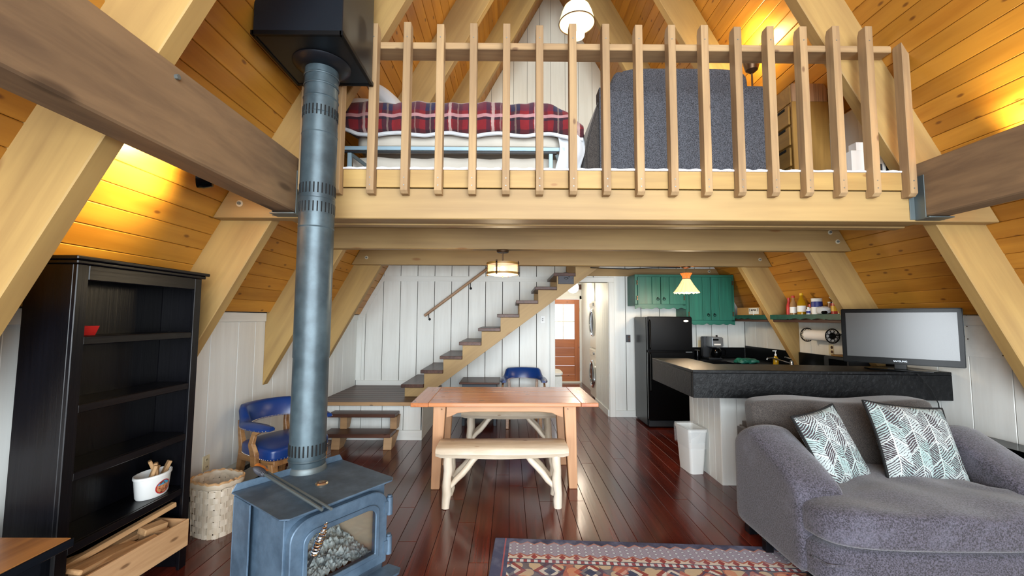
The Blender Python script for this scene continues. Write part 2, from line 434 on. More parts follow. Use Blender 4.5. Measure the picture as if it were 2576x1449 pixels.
# back wall (ground floor + loft gable), boards 264 mm wide
wb = MB()
def zt(x, top): return min(top, zroof(x)-.004)
def wallpoly(x0, x1, z0, top):
    pts = [(x0, z0), (x1, z0), (x1, max(z0, zt(x1, top)))]
    for xb in (XC+HW-(top-ZJ)/MS, XC, XC-HW+(top-ZJ)/MS):
        if x0 < xb < x1 and zt(xb, top) > z0: pts.append((xb, zt(xb, top)))
    pts.append((x0, max(z0, zt(x0, top)))); return pts
wb.prism(wallpoly(XKL-.02, .70, 0, 2.36), YB+.02, YB+.1).prism(wallpoly(1.535, XKR+.02, 0, 2.36), YB+.02, YB+.1).box(.70, 1.535, YB+.02, YB+.1, 2.06, 2.36)
wb.prism([(xl(2.36), 2.36), (xr(2.36), 2.36), (XC, ZAP)], YB+.02, YB+.1)
wb = struct(wb.done('wall_back', 'gap'))
def vboard(name, x0, x1, z0, top, mat, par, y=YB, t=.02, g=.0042):
    p = wallpoly(x0+g, x1-g, z0, top)
    zc = z0; X = Matrix.Translation((x0, y, zc)) @ Matrix.Rotation(-PI/2, 4, 'Y')   # local X = up, local Z = -x
    loc = [(b-zc, -(a-x0)) for a, b in p]
    return MB().prism(loc, 0, t, 'xz').done(name, mat, par, X, 0, .002)
def edges(a, b, w0, j=0):
    e = [a]; 
    while e[-1] < b-w0*.45: e.append(e[-1]+w0*(1+random.uniform(-j, j)))
    e[-1] = b; return e
for a, b in zip(*(lambda e: (e, e[1:]))([XKL, -2.225, -1.961]+[-1.697+.264*k for k in range(9)]+[.70])): vboard('wall_board', a, b, .0, 2.35, 'white', wb)
for a, b in zip(*(lambda e: (e, e[1:]))(edges(1.535, XKR, .262, .1))): vboard('wall_board', a, b, 0, 2.35, 'white', wb)
for a, b in zip(*(lambda e: (e, e[1:]))(edges(.70, 1.535, .2))): vboard('wall_board', a, b, 2.062, 2.35, 'white', wb)
for a, b in zip(*(lambda e: (e, e[1:]))(edges(xl(2.48), xr(2.48), .205, .15))): vboard('gable_board', a, b, 2.48, 9, 'whitel', wb, g=.002)
struct(tag(MB().prism(wallpoly(-2.1, 3.3, 4.40, 4.46), YB-.05, YB, 'xz').done('trim_1', 'whitel', None, None, 0, .002)))
# trims on the back wall
def trim(n, *a, m='white'):
    return struct(box('trim_%d' % n, *a, m, None, .004))
struct(MB().prism([(-2.353, 1.50), (-2.25, 1.50), (-1.955, 2.06), (1.0, 2.06), (1.0, 2.14), (-1.975, 2.14)], YB-.012, YB, 'xz').done('trim_2', 'white', None, None, 0, .002))
trim(3, XKL+.03, -1.05, YB-.022, YB, .46, .54)
trim(4, 1.62, 2.0, YB-.02, YB, 0, .10)
trim(5, .66, 1.62, YB-.025, YB, 2.06, 2.135)
trim(6, 1.535, 1.62, YB-.025, YB, 0, 2.06)
trim(7, .62, .70, YB-.025, YB, 0, 2.06)
trim(8, -1.05, .62, YB-.02, YB, 0, .10)
trim(9, XKL, -2.27, YB-.018, YB, .54, 1.5)
# knee walls
def knee(name, xk, sg):
    w0 = struct(MB().box(min(xk, xk+sg*.08)+(.02*sg if sg > 0 else 0), max(xk, xk+sg*.08)-(.02 if sg < 0 else 0), YF, YB, 0, ZK).done(name, 'gap'))
    es = [YF]; 
    while es[-1] < YB-.2: es.append(es[-1]+random.uniform(.23, .34))
    es[-1] = YB
    for a, b in zip(es, es[1:]):
        box('wall_board', min(xk, xk+sg*.02), max(xk, xk+sg*.02), a+.003, b-.003, 0, ZK, 'white', w0, .002)
    return w0
knee('wall_left', XKL, -1); knee('wall_right', XKR, 1)
n = 10
for xk, s in ((XKL, 1), (XKR, -1)):
    ys = [YF, YA+.085-SP, YA+.085, YA+.085+SP, YA+.085+2*SP, YB]
    for i in range(5):
        a = ys[i]+(.095 if i else 0); b = ys[i+1]
        if s < 0 and i == 1: a = 1.61
        trim(n, xk if s > 0 else xk-.018, xk+.018 if s > 0 else xk, a+.002, b-.002, ZK-.085, ZK-.004); n += 1
# under-loft deck and loft floor with carpet
lf = struct(MB().prism([(xl(2.365)+.005, 2.365), (xr(2.365)-.005, 2.365), (xr(2.475)-.005, 2.475), (xl(2.475)+.005, 2.475)], YA+.09, YB-.002).done('loft_floor', 'tie'))
tagc = tag(MB().box(-1.19, 2.70, YA-.016, YB-.01, 2.483, 2.492).done('loft_carpet', 'carpet'), 'pale carpet covering the loft floor, its edge showing above the fascia', 'carpet')
# knee wall of the loft on the right
kw = struct(MB().box(2.72, 2.74, YA+.2, YB, 2.492, zroof(2.74)-.03).done('wall_loft', 'gap'))
for a in edges(YA+.2, YB, .2, .1)[:-1]: box('wall_board', 2.70, 2.72, a+.002, a+.198, 2.492, zroof(2.72)-.02, 'white', kw, .002)
# ------------------------------------------------------------------ rafters
def rafter(k, sg, label):
    """sloping 90 mm rafter of A-frame k; local X runs up the slope"""
    y0 = YA+.09+k*SP; xk = XKL if sg < 0 else XKR
    zin = ZJ+((-.342-(HW+XC*0))+0)*0
    off = .342
    # points in world xz
    if sg < 0:
        zf = ZJ+(XKL-off-(XC-HW))*MS; P = [(XKL, ZK), (XKL, zf), (XC, ZJ+(XC-off-(XC-HW))*MS), (XC, ZAP-.01)]
    else:
        zf = ZJ+((XC+HW)-(XKR+off))*MS; P = [(XKR, ZK), (XKR, zf), (XC+.004, ZJ+((XC+HW)-(XC+off))*MS), (XC+.004, ZAP-.01)]
    ux = Vector((-sg, 0, MS)).normalized(); X = frame((P[0][0], y0, P[0][1]), ux, (0, 1, 0))
    Xi = X.inverted(); loc = [Xi @ Vector((a, y0, b)) for a, b in P]
    m = MB().prism([(q.x, q.z) for q in loc], 0, .09, 'xz')
    return tag(m.done('rafter', 'rafter', None, X, 0, .005), label, 'rafter')
rafter(-1, -1, 'big sloping rafter at the left edge, crossing in front of the black bookcase')
nm = ['nearest, meeting the loft front beam', 'middle, meeting the second tie beam', 'farthest, meeting the third tie beam']
where = {-1: ['left rafter whose foot stands just behind the black bookcase', 'left rafter with a pointed foot on the white wall left of the stovepipe', 'left rafter just right of the stovepipe, nearest the stair wall'],
         1: ['right rafter at the steel hanger, rising past the end of the loft railing', 'right rafter running down behind the television, meeting the middle tie beam', 'right rafter running down to the sink counter through the green shelf']}
for sg in (-1, 1):
    for k in (0, 1, 2): rafter(k, sg, where[sg][k])
def bolt(p, par, d=(0, -1, 0), r=.022, plate=True):
    p = Vector(p); d = Vector(d)
    if plate: MB().cyl(p, p+d*.003, r, n=20).done('washer', 'washer', par)
    MB().cyl(p+d*(.002 if plate else 0), p+d*.016, r*.5, n=6).done('bolt', 'bolt', par)
def tie(k, h, x0, x1, label, yo=0, t=.09, bolts=()):
    y0 = YA+k*SP+yo
    zb, zt_ = ZJ, ZJ+h
    P = [(max(x0, xl(zb)+.004), zb), (min(x1, xr(zb)-.004), zb), (min(x1, xr(zt_)-.004), zt_), (max(x0, xl(zt_)+.004), zt_)]
    o = MB().prism(P, y0, y0+t, 'xz').done('tie_beam', 'tie', None, None, 0, .005)
    tag(o, label, 'beam')
    for b in bolts: bolt((b[0], y0, b[1]), o)
    return o
tA = tie(0, .206, -9, 9, 'deep front tie beam carrying the loft railing', bolts=[(-1.797, 2.249)])
MB().box(xl(2.35)+.36, xr(2.35)-.36, YA+.095, YA+.18, ZJ+.006, 2.36).done('ledger', 'tie', tA, None, 0, .004)
MB().box(xl(2.35)+.36, xr(2.35)-.36, YA+.185, YA+.27, ZJ-.002, 2.36).done('rear_ledger', 'tie', tA, None, 0, .004)
tie(1, .205, -9, 9, 'second tie beam, directly behind and below the loft front', bolts=[(3.177-.03, 2.245), (3.098-.02, 2.335)])
tie(2, .205, -9, 9, 'third tie beam, the one above the stair top and plaque', bolts=[(-1.787, 2.241), (3.129, 2.243)])
tie(3, .12, .98, 9, 'rearmost tie beam flush with the back wall over the green cabinets', yo=YB-.03-(YA+3*SP), t=.03, bolts=[(3.1, 2.235)])
# depth beams on steel hangers
bl = tag(box('girder', -1.535, -1.39, YF, YA-.004, 2.18, 2.54, 'beam', None, .008), 'massive brown beam running overhead at upper left into the loft front', 'beam')
br = tag(box('girder', 2.71, 2.86, YF, YA-.004, 2.175, 2.54, 'beam', None, .008), 'massive brown beam at the right edge ending in a steel hanger', 'beam')
b1 = tag(MB().cyl((-1.39, 1.675, 2.49), (-1.376, 1.675, 2.49), .011, n=6).done('bolt_head', 'bolt'), 'hexagonal bolt head on the side of the upper left beam', 'bolt')
def hanger(x0, x1, label):
    t = thing('beam_hanger', label, 'bracket')
    box('side_plate', x0-.006, x0-.001, YA-.075, YA-.004, 2.165, 2.45, 'steel', t, .001)
    box('side_plate', x1+.001, x1+.006, YA-.075, YA-.004, 2.165, 2.45, 'steel', t, .001)
    box('seat_plate', x0-.006, x1+.006, YA-.1, YA-.004, 2.160, 2.168, 'steel', t, .001)
    box('back_flange', x1+.006, x1+.04, YA-.006, YA-.001, 2.165, 2.45, 'steel', t, .001)
    box('back_flange', x0-.04, x0-.006, YA-.006, YA-.001, 2.165, 2.45, 'steel', t, .001)
hanger(-1.535, -1.39, 'steel hanger holding the left brown beam, beside the stovepipe')
hanger(2.71, 2.86, 'steel hanger holding the right brown beam, at the loft corner')
# ------------------------------------------------------------------ loft railing
rl = thing('loft_railing', 'rough wooden loft railing of square balusters and a flat top rail', 'railing', (0, 0, 0))
bx = [-1.359+.2215*k for k in range(19)]; bx[-1] = 2.645
for i, x in enumerate(bx):
    ztop = 3.467 if i < 18 else 3.375
    j = random.uniform(-.008, .008)
    X = Matrix.Translation((x, 0, 2.308)) @ Matrix.Rotation(-PI/2, 4, 'Y')
    hgt = ztop-2.308+j
    o = MB().prism([(.0, 2.69), (0, YA-.001), (hgt-.035, YA-.001), (hgt, 2.725), (hgt, 2.67), (.02, 2.67)], -.0245, .0245, 'xy').done('baluster', 'rail', rl, X, 0, .002)
    MB().cyl((x, 2.671, 2.36), (x, 2.668, 2.36), .004, n=8).cyl((x, 2.671, 2.41), (x, 2.668, 2.41), .004, n=8).cyl((x, 2.671, 3.37), (x, 2.668, 3.37), .004, n=8).done('nail_heads', 'bolt', o)
box('top_rail', -1.0, 2.62, YA, YA+.14, 3.335, 3.382, 'rail', rl, .004)
fa = thing('loft_fascia', 'run of short fascia boards between the balusters on the loft edge', 'fascia')
for a, b in zip(bx[1:], bx[2:]): box('fascia_board', a+.0265, b-.0265, YA-.016, YA-.0005, 2.362, 2.481, 'fascia', fa, .002)
box('fascia_board', -1.30, bx[1]-.0265, YA-.016, YA-.0005, 2.362, 2.481, 'fascia', fa, .002)
MB().tube([(x_, YA-.012+.003*math.sin(x_*90), 2.492+.003*math.sin(x_*57)) for x_ in [-1.12+.02*i for i in range(189)]], .007, 6).done('carpet_edge', 'whitefab', tagc, None, 1)
# ================================================================== STAIRS AND STEPS
pf = thing('stair_platform', 'low dark-topped landing platform in the back left corner', 'platform')
MB().box(XKL+.001, -1.09, 5.27, YB-.001, 0.0, .425).done('core', 'gap', pf)
x = XKL
while x < -1.1:
    b = min(x+.262, -1.07); box('riser_board', x+.003, b-.003, 5.25, 5.27, .12, .42, 'white', pf); x = b
box('base_board', XKL+.002, -1.07, 5.238, 5.25, 0, .12, 'white', pf)
box('end_board', -1.09, -1.07, 5.25, YB-.003, 0, .42, 'white', pf)
y = 5.19; 
while y < YB-.05:
    b = min(y+.145, YB-.002); box('deck_board', XKL+.002, -1.03, y+.002, b-.002, .43, .468, 'tread', pf, .003); y = b
box('deck_edge', XKL+.002, -1.03, 5.182, 5.192, .425, .468, 'bracket', pf, .002)
st = thing('step_stool', 'two-tread wooden step unit standing in front of the landing', 'steps')
box('tread', -2.12, -1.345, 4.84, 5.10, .138, .18, 'tread', st, .004)
box('tread', -2.14, -1.345, 5.02, 5.236, .322, .36, 'tread', st, .004)
for xa in (-2.02, -1.43):
    MB().prism([(4.865, 0), (5.0, 0), (5.2, .137), (4.885, .137)], xa, xa+.095, 'yz').done('bracket', 'bracket', st, None, 0, .003)
    MB().prism([(5.06, .181), (5.16, .181), (5.23, .32), (5.06, .32)], xa+.02, xa+.1, 'yz').done('bracket', 'bracket', st, None, 0, .003)
# main stair: 9 treads, run 0.249, rise 0.1837, front plane y 5.55
sr = thing('staircase', 'open wooden staircase rising right along the white back wall', 'stairs')
y0, run, rise, zt0, xs = 5.55, .2490, .1837, .631, -1.366
P = [(xs, .47), (xs, zt0-.045)]
for i in range(9):
    xa = xs+run*i; z = zt0+rise*i-.045
    P += [(xa, z), (xa+run, z)]
    if i < 8: P.append((xa+run, z+rise))
P = [p for i, p in enumerate(P) if i == 0 or p != P[i-1]]
P += [(P[-1][0], 2.30), (1.352, 2.30), (-1.104, .47)]
def stringer(y):
    Q = [Vector((a, y, b)) for a, b in P]; ux = Vector((run, 0, rise)).normalized(); X = frame(Q[0], ux, (0, 1, 0)); Xi = X.inverted()
    return MB().prism([((Xi @ q).x, (Xi @ q).z) for q in Q], 0, .045, 'xz').done('stringer', 'tie', sr, X, 0, .002)
so = stringer(y0); stringer(YB-.05)
for i in range(9):
    xa = xs+run*i; z = zt0+rise*i
    box('tread', xa-.045, xa+run-.003, y0-.03, YB-.003, z-.043, z, 'tread', sr, .004)
hr = thing('handrail', 'thin dark handrail slanting up the white boarded stair wall', 'handrail')
stick('rail', (-1.30, 6.40, 1.525), (-.25, 6.40, 2.325), .04, .035, 'chairwood', hr, (0, -1, 0), .008)
for t_ in (.06, .66):
    px = -1.30+t_*1.05; pz = 1.525+t_*.80
    MB().tube([(px, 6.487, pz-.10), (px, 6.45, pz-.10), (px, 6.41, pz-.06), (px, 6.41, pz-.015)], .006, 6).ball((px, 6.487, pz-.10), .02, 10, (1, .4, 1)).done('rail_bracket', 'iron', hr, None, 1)
# plaque on the stringer
pq = thing('wall_plaque', 'grey metal plaque with an embossed deer on the stair stringer', 'plaque')
px0, px1, pz0, pz1 = .642, .850, 1.952, 2.083
pts = [(px0, pz0), (px1, pz0), (px1, pz1), (px1-.04, pz1+.006), (.746+.03, pz1+.022), (.746, pz1+.026), (.746-.03, pz1+.022), (px0+.04, pz1+.006), (px0, pz1)]
MB().prism(pts, 5.535, 5.549, 'xz').done('plate', 'pewter', pq, None, 0, .003)
m = MB(); d = 5.533
m.ball((.75, d, 2.03), .02, 10, (1.5, .3, .75)).ball((.785, d, 2.045), .01, 8, (1, .4, 1)).box(.727, .732, d-.002, d+.002, 1.998, 2.025).box(.74, .745, d-.002, d+.002, 1.998, 2.025).box(.76, .765, d-.002, d+.002, 1.998, 2.025).box(.772, .777, d-.002, d+.002, 1.998, 2.025)
m.tube([(.787, d, 2.05), (.795, d, 2.066), (.805, d, 2.07)], .0018, 5).tube([(.787, d, 2.05), (.785, d, 2.068), (.792, d, 2.078)], .0018, 5)
m.done('embossed_deer', 'darkgrey', pq)
m = MB()
for i in range(14): m.box(px0+.018+i*.0125, px0+.018+i*.0125+.006, d, d+.003, 1.963, 1.963+.014)
for i in range(8): m.box(.70+i*.0125, .706+i*.0125, d, d+.003, 2.072-.0012*(i-3.5)**2*.6, 2.082-.0012*(i-3.5)**2*.6)
m.done('raised_lettering', 'darkgrey', pq)
for xa in (px0+.016, px1-.016): MB().ball((xa, 5.534, 2.03), .004, 8).done('screw', 'chrome', pq)
# ================================================================== HALL beyond the opening
h = struct(MB().box(.50, .60, YB+.1, 10.0, 0, 2.4).done('wall_hall_left', 'white'))
h = struct(MB().box(1.55, 1.59, YB+.02, 7.5, 0, 2.4).done('wall_hall_right', 'gap'))
for a in [YB+.001+.14*i for i in range(7)]: box('wall_board', 1.53, 1.55, a+.002, min(a+.14, 7.5)-.002, 0, 2.36, 'white', h, .002)
h = struct(MB().box(1.72, 1.80, 8.34, 9.93, 0, 2.4).done('wall_hall_far', 'gap'))
for a in [8.34+.2*i for i in range(8)]: box('wall_board', 1.70, 1.72, a+.002, min(a+.2, 9.93)-.002, 0, 2.36, 'white', h, .002)
struct(MB().box(2.33, 2.38, 7.4, 8.4, 0, 2.4).box(1.56, 2.33, 7.45, 7.5, 0, 2.4).box(1.70, 2.33, 8.34, 8.38, 0, 2.4).done('wall_closet', 'white'))
h = MB().box(.60, .80, 9.95, 10.0, 0, 2.4).box(1.70, 1.90, 9.95, 10, 0, 2.4).box(.80, 1.70, 9.95, 10, 2.03, 2.4)
struct(h.done('wall_hall_back', 'white'))
struct(MB().box(.55, 2.4, YB+.1, 10, 2.36, 2.42).done('ceiling_hall', 'whitel'))
struct(box('trim_30', 1.655, 1.74, 9.92, 9.95, 0, 2.03, 'white')); struct(box('trim_31', .80, 1.74, 9.92, 9.95, 1.95, 2.03, 'white'))
struct(box('trim_32', 1.515, 1.53, YB+.03, 7.5, 0, .10, 'white')); struct(box('trim_33', .62, 1.76, 9.90, 9.93, 2.18, 2.30, 'tread'))
dr = struct(thing('door_1', None, None))
D0, D1, DY = .885, 1.652, 9.93
box('stile', D0, D0+.115, DY, DY+.04, .02, 1.945, 'orangedoor', dr); box('stile', D1-.115, D1, DY, DY+.04, .02, 1.945, 'orangedoor', dr)
box('rail', D0+.115, D1-.115, DY, DY+.04, 1.835, 1.945, 'orangedoor', dr); box('rail', D0+.115, D1-.115, DY, DY+.04, .80, 1.005, 'orangedoor', dr); box('rail', D0+.115, D1-.115, DY, DY+.04, .02, .18, 'orangedoor', dr)
for i in range(3): box('panel', D0+.115, D1-.115, DY+.01, DY+.03, .18+.2067*i+.003, .18+.2067*(i+1)-.003, 'orangedoor', dr, .004)
box('mullion', 1.258, 1.275, DY+.005, DY+.035, 1.005, 1.835, 'whitel', dr, .002); box('mullion', D0+.115, D1-.115, DY+.006, DY+.034, 1.41, 1.427, 'whitel', dr, .002)
for a, b in ((D0+.115, 1.258), (1.275, D1-.115)):
    for c, d_ in ((1.005, 1.41), (1.427, 1.835)): box('pane', a, b, DY+.018, DY+.022, c, d_, 'thin', dr, 0)
for z in (.3, 1.7): MB().cyl((D1+.002, DY-.004, z-.04), (D1+.002, DY-.004, z+.04), .008, n=8).done('hinge', 'brass', dr)
tag(box('door_threshold', .87, 1.67, 9.84, 9.93, 0, .03, 'whitel'), 'pale threshold strip under the orange back door', 'threshold')
# stacked laundry machines, doors facing the hall
lt = thing('stacked_laundry', 'white stacked washer and dryer set with round doors in the hall closet', 'washer dryer')
MB().box(1.58, 2.3, 7.64, 8.26, 0.02, .93).done('washer_body', 'cream', lt, None, 0, .02, 2)
MB().box(1.58, 2.3, 7.64, 8.26, .935, 1.82).done('dryer_body', 'cream', lt, None, 0, .02, 2)
for zc in (.46, 1.42):
    X = Matrix.Translation((1.58, 7.95, zc)) @ Matrix.Rotation(-PI/2, 4, 'Y')
    MB().lathe([(.26, 0), (.26, .02), (.235, .04), (.20, .03), (.20, 0)], 32, X).done('round_door', 'chrome', lt, None, 1)
    MB().lathe([(.20, .0), (.19, .024), (.12, .034), (.001, .036)], 32, X).done('door_window', 'tvframe', lt, None, 1)
box('control_panel', 1.565, 1.582, 7.66, 8.24, .80, .91, 'cream', lt, .004); box('control_panel', 1.565, 1.582, 7.66, 8.24, 1.72, 1.80, 'cream', lt, .004)
for zc in (.855, 1.76): MB().cyl((1.565, 7.78, zc), (1.54, 7.78, zc), .028, n=16).done('dial', 'silver', lt)
hb = thing('hall_bench', 'small white cabinet bench with a folded cushion in the hallway', 'bench')
box('cabinet', .61, .98, 7.85, 8.5, 0, .42, 'white', hb, .004); MB().soft(.19, .32, .035, 5, 8, Matrix.Translation((.82, 8.17, .46))).done('cushion', 'paper', hb, None, 1)
gl = thing('hall_ceiling_light', 'round white globe light glowing on the hallway ceiling', 'ceiling light')
MB().cyl((1.09, 7.2, 2.36), (1.09, 7.2, 2.12), .04, n=16).done('mount', 'brass', gl); MB().ball((1.09, 7.2, 2.03), .10, 24).done('globe', 'bulbw', gl, None, 1)
def point(name, loc, e, col=(1, .78, .48), r=.05):
    d = bpy.data.lights.new(name, 'POINT'); d.energy = e; d.color = col; d.shadow_soft_size = r
    o = bpy.data.objects.new(name, d); o.location = loc; COL.objects.link(o); return o
point('hall_lamp_light', (1.09, 7.2, 1.88), 14, (1, .86, .68), .1)
point('hall_end_point', (1.45, 8.9, 2.0), 14, (1, .86, .68), .1)  # bare point light in the hall past the closet, no fitting modelled
# switches, outlets
def plate(name, label, cat, X, holes='outlet', w=.072, hgt=.115, mat='ivory'):
    t = thing(name, label, cat)
    MB().box(-w/2, w/2, -.006, 0, -hgt/2, hgt/2, X).done('cover_plate', mat, t, None, 0, .002)
    if holes == 'outlet':
        for z in (-.027, .027): MB().lathe([(.017, 0), (.017, .009)], 14, X @ Matrix.Translation((0, 0, z)) @ Matrix.Rotation(PI/2, 4, 'X')).done('socket', mat, t); MB().box(-.008, -.005, -.0105, -.0085, z-.006, z+.006, X).box(.005, .008, -.0105, -.0085, z-.006, z+.006, X).done('slots', 'slot', t)
    elif holes == 'dark':
        for z in (-.025, .025): MB().lathe([(.017, 0), (.017, .009)], 14, X @ Matrix.Translation((w*.2, 0, z)) @ Matrix.Rotation(PI/2, 4, 'X')).done('socket', 'tread', t)
    else: MB().box(-.006, .006, -.018, -.005, -.012, .012, X).done('toggle', mat, t); MB().box(-.009, .009, -.0075, -.006, -.02, .02, X).done('slot', 'slot', t)
    return t
plate('light_switch', 'white light switch on the boarded wall under the stairs', 'light switch', Matrix.Translation((.51, YB, 1.476)), 'switch', mat='plastic')
plate('wall_outlet', 'ivory wall outlet low on the left white wall above the basket', 'outlet', Matrix.Translation((XKL, 3.345, .365)) @ Matrix.Rotation(PI/2, 4, 'Z'))
plate('wall_outlet', 'ivory double outlet plate beside the coffee maker', 'outlet', Matrix.Translation((2.965, YB, 1.11)), 'dark', w=.115)
plate('wall_outlet', 'beige outlet on the right white wall below the paper towel roll', 'outlet', Matrix.Translation((XKR, 4.75, 1.16)) @ Matrix.Rotation(-PI/2, 4, 'Z'), 'dark')
plate('wall_outlet', 'black outlet box with a plug on the white wall left of the fridge', 'outlet', Matrix.Translation((1.83, YB, 1.19)), 'dark', mat='darkgrey')
# baseboard heater on the left wall
ht = thing('baseboard_heater', 'long beige baseboard heater along the left white wall', 'heater')
MB().prism([(XKL+.001, .03), (-2.29, .03), (-2.28, .06), (-2.28, .17), (-2.30, .20), (-2.30, .24), (XKL+.001, .25)], 3.0, 5.1, 'xz').done('casing', 'heater', ht, None, 0, .003)
MB().box(-2.301, -2.279, 3.05, 5.05, .178, .203).box(-2.284, -2.278, 3.05, 5.05, .034, .052).done('grille_slot', 'slot', ht)
m = MB()
for i in range(130): m.box(-2.299, -2.277, 3.06+i*.0153, 3.064+i*.0153, .18, .2)
m = m.done('grille_fins', 'steel', ht); m['kind'] = 'stuff'
# ================================================================== WOOD STOVE
SA = math.radians(54); SX = rotz(SA, (-.986, 2.23, 0))
sv = thing('wood_stove', 'blue-grey steel wood stove with a glass door full of ash', 'stove', (-.986, 2.23, 0), SA)
W2, D2, ZS = .30, .255, .636
MB().prism([(-W2, -D2+.03), (-W2+.03, -D2), (W2-.03, -D2), (W2, -D2+.03), (W2, D2), (-W2, D2)], ZS-.008, ZS, 'xy').done('top_plate', 'stove', sv, None, 0, .002)
MB().prism([(-W2, ZS), (-W2+.02, ZS+.035), (W2-.02, ZS+.035), (W2, ZS)], D2-.006, D2, 'xz').done('rear_lip', 'stove', sv, None, 0, .002)
bw, bd, fy = .265, .215, -.20
b = MB(); b.box(-bw, -bw+.012, fy, bd, .12, ZS-.008).box(bw-.012, bw, fy, bd, .12, ZS-.008).box(-bw, bw, bd-.012, bd, .12, ZS-.008).box(-bw, bw, fy, bd, .12, .20).box(-bw, bw, fy, bd, ZS-.03, ZS-.008)
b.done('body', 'stove', sv, None, 0, .003)
MB().box(-W2+.01, W2-.01, bd+.03, bd+.038, .05, ZS-.02).box(-W2+.01, -W2+.018, bd-.14, bd+.03, .05, ZS-.02).box(W2-.018, W2-.01, bd-.14, bd+.03, .05, ZS-.02).done('heat_shield', 'stove', sv, None, 0, .002)
# door with an arched top and a window opening
def arch(w, z0, z1, c, n=6):
    P = [(-w, z0), (w, z0)]
    for s, x0 in ((1, w-c), (-1, -w+c)):
        ang = [PI/2*k/n for k in range(n+1)]
        if s > 0: P += [(x0+c*math.cos(a), z1-c*.8+c*.8*math.sin(a)) for a in ang]
        else: P += [(x0-c*math.sin(a), z1-c*.8+c*.8*math.cos(a)) for a in ang]
    return P
def ringprism(outer, inner, a, b):
    m = MB(); n = len(outer)
    vs = [(p[0], a, p[1]) for p in outer]+[(p[0], a, p[1]) for p in inner]+[(p[0], b, p[1]) for p in outer]+[(p[0], b, p[1]) for p in inner]
    fs = []
    for k in range(n):
        l = (k+1) % n
        fs += [(k, l, n+l, n+k), (2*n+k, 3*n+k, 3*n+l, 2*n+l), (k, 2*n+k, 2*n+l, l), (n+k, n+l, 3*n+l, 3*n+k)]
    return m.add(vs, fs)
ringprism(arch(.255, .225, .60, .10), arch(.19, .285, .535, .055), fy-.04, fy).done('door', 'stove', sv, None, 0, .004)
ringprism([(-.258, .2), (.258, .2), (.258, ZS-.03), (-.258, ZS-.03)], [(-.20, .28), (.20, .28), (.20, .54), (-.20, .54)], fy-.001, fy+.008).done('front_plate', 'stove', sv)
ringprism(arch(.20, .275, .545, .06), arch(.178, .297, .523, .05), fy-.05, fy-.038).done('window_frame', 'stove', sv, None, 0, .003)
MB().prism(arch(.182, .292, .528, .05), fy-.043, fy-.04, 'xz').done('door_glass', 'thin', sv)
for zc in (.30, .50):
    MB().cyl((.272, fy-.035, zc-.045), (.272, fy-.035, zc+.045), .017, n=14).cyl((.272, fy-.035, zc+.045), (.272, fy-.035, zc+.055), .012, n=12).box(.235, .275, fy-.045, fy-.02, zc-.03, zc+.03).done('hinge', 'stove', sv, None, 1)
hp = [(-.175, fy-.05, .40), (-.18, fy-.075, .43), (-.165, fy-.10, .50)]
MB().tube(hp, .006, 8).done('latch_rod', 'slot', sv, None, 1)
q0 = Vector((-.172, fy-.085, .455)); q1 = Vector((-.145, fy-.13, .595)); ax = (q1-q0).normalized(); a_ = ax.orthogonal().normalized(); b_ = ax.cross(a_)
pts = []
for i in range(150):
    t_ = i/149; r_ = .017*math.sin(PI*min(1, .25+t_*.7)); ang = t_*11*2*PI
    pts.append(q0.lerp(q1, t_)+a_*math.cos(ang)*r_+b_*math.sin(ang)*r_)
MB().tube(pts, .0042, 6).done('spring_handle', 'chrome', sv, None, 1)
MB().prism([(-.25, fy-.04), (.27, fy-.04), (.285, fy-.12), (.25, fy-.15), (-.25, fy-.15), (-.285, fy-.12)], .195, .207, 'xy').done('ash_lip', 'stove', sv, None, 0, .003)
MB().prism([(-.16, -.14), (.16, -.14), (.2, .14), (-.2, .14)], 0.012, .12, 'xy').box(-.27, .27, -.2, .2, 0, .012).done('pedestal', 'stove', sv, None, 0, .003)
b = MB().box(-bw+.014, -bw+.035, fy+.01, bd-.02, .20, .56).box(bw-.035, bw-.014, fy+.01, bd-.02, .20, .56).box(-bw+.014, bw-.014, bd-.04, bd-.014, .20, .56).box(-bw+.014, bw-.014, fy+.01, bd-.014, .20, .215)
b.done('firebrick_lining', 'brick', sv, None, 0, .002)
def ashf(u, v):
    x = -.225+.45*u; y = fy+.015+(bd-.06-fy)*v
    n1 = noise.fractal(Vector((x*22, y*22, 2)), .8, 2, 5); n2 = noise.noise(Vector((x*70, y*70, 5)))
    return (x, y, .285+.030*n1+.012*n2+.05*v-.08*(u-.45)**2*4*.4)
a = MB().grid(110, 80, ashf).done('ash_bed', 'ash', sv, None, 1, 0, 1, 60); a['kind'] = 'stuff'
text('maker_name', 'Regency', .03, 'silver', sv, Matrix.Translation((-.12, fy-.0515+.006, .268)) @ Matrix.Rotation(PI/2, 4, 'X'))
cn = thing('stove_thermometer', 'small round copper dial thermometer lying on the stove top', 'thermometer')
MB().lathe([(.03, 0), (.032, .006), (.026, .012), (.02, .011), (.012, .015), (.001, .016)], 24, Matrix.Translation((-.968, 2.235, ZS+.001))).done('dial', 'brass', cn, None, 1)
MB().lathe([(.021, 0), (.017, .002)], 24, Matrix.Translation((-.968, 2.235, ZS+.0125))).done('dial_ring', 'tread', cn)
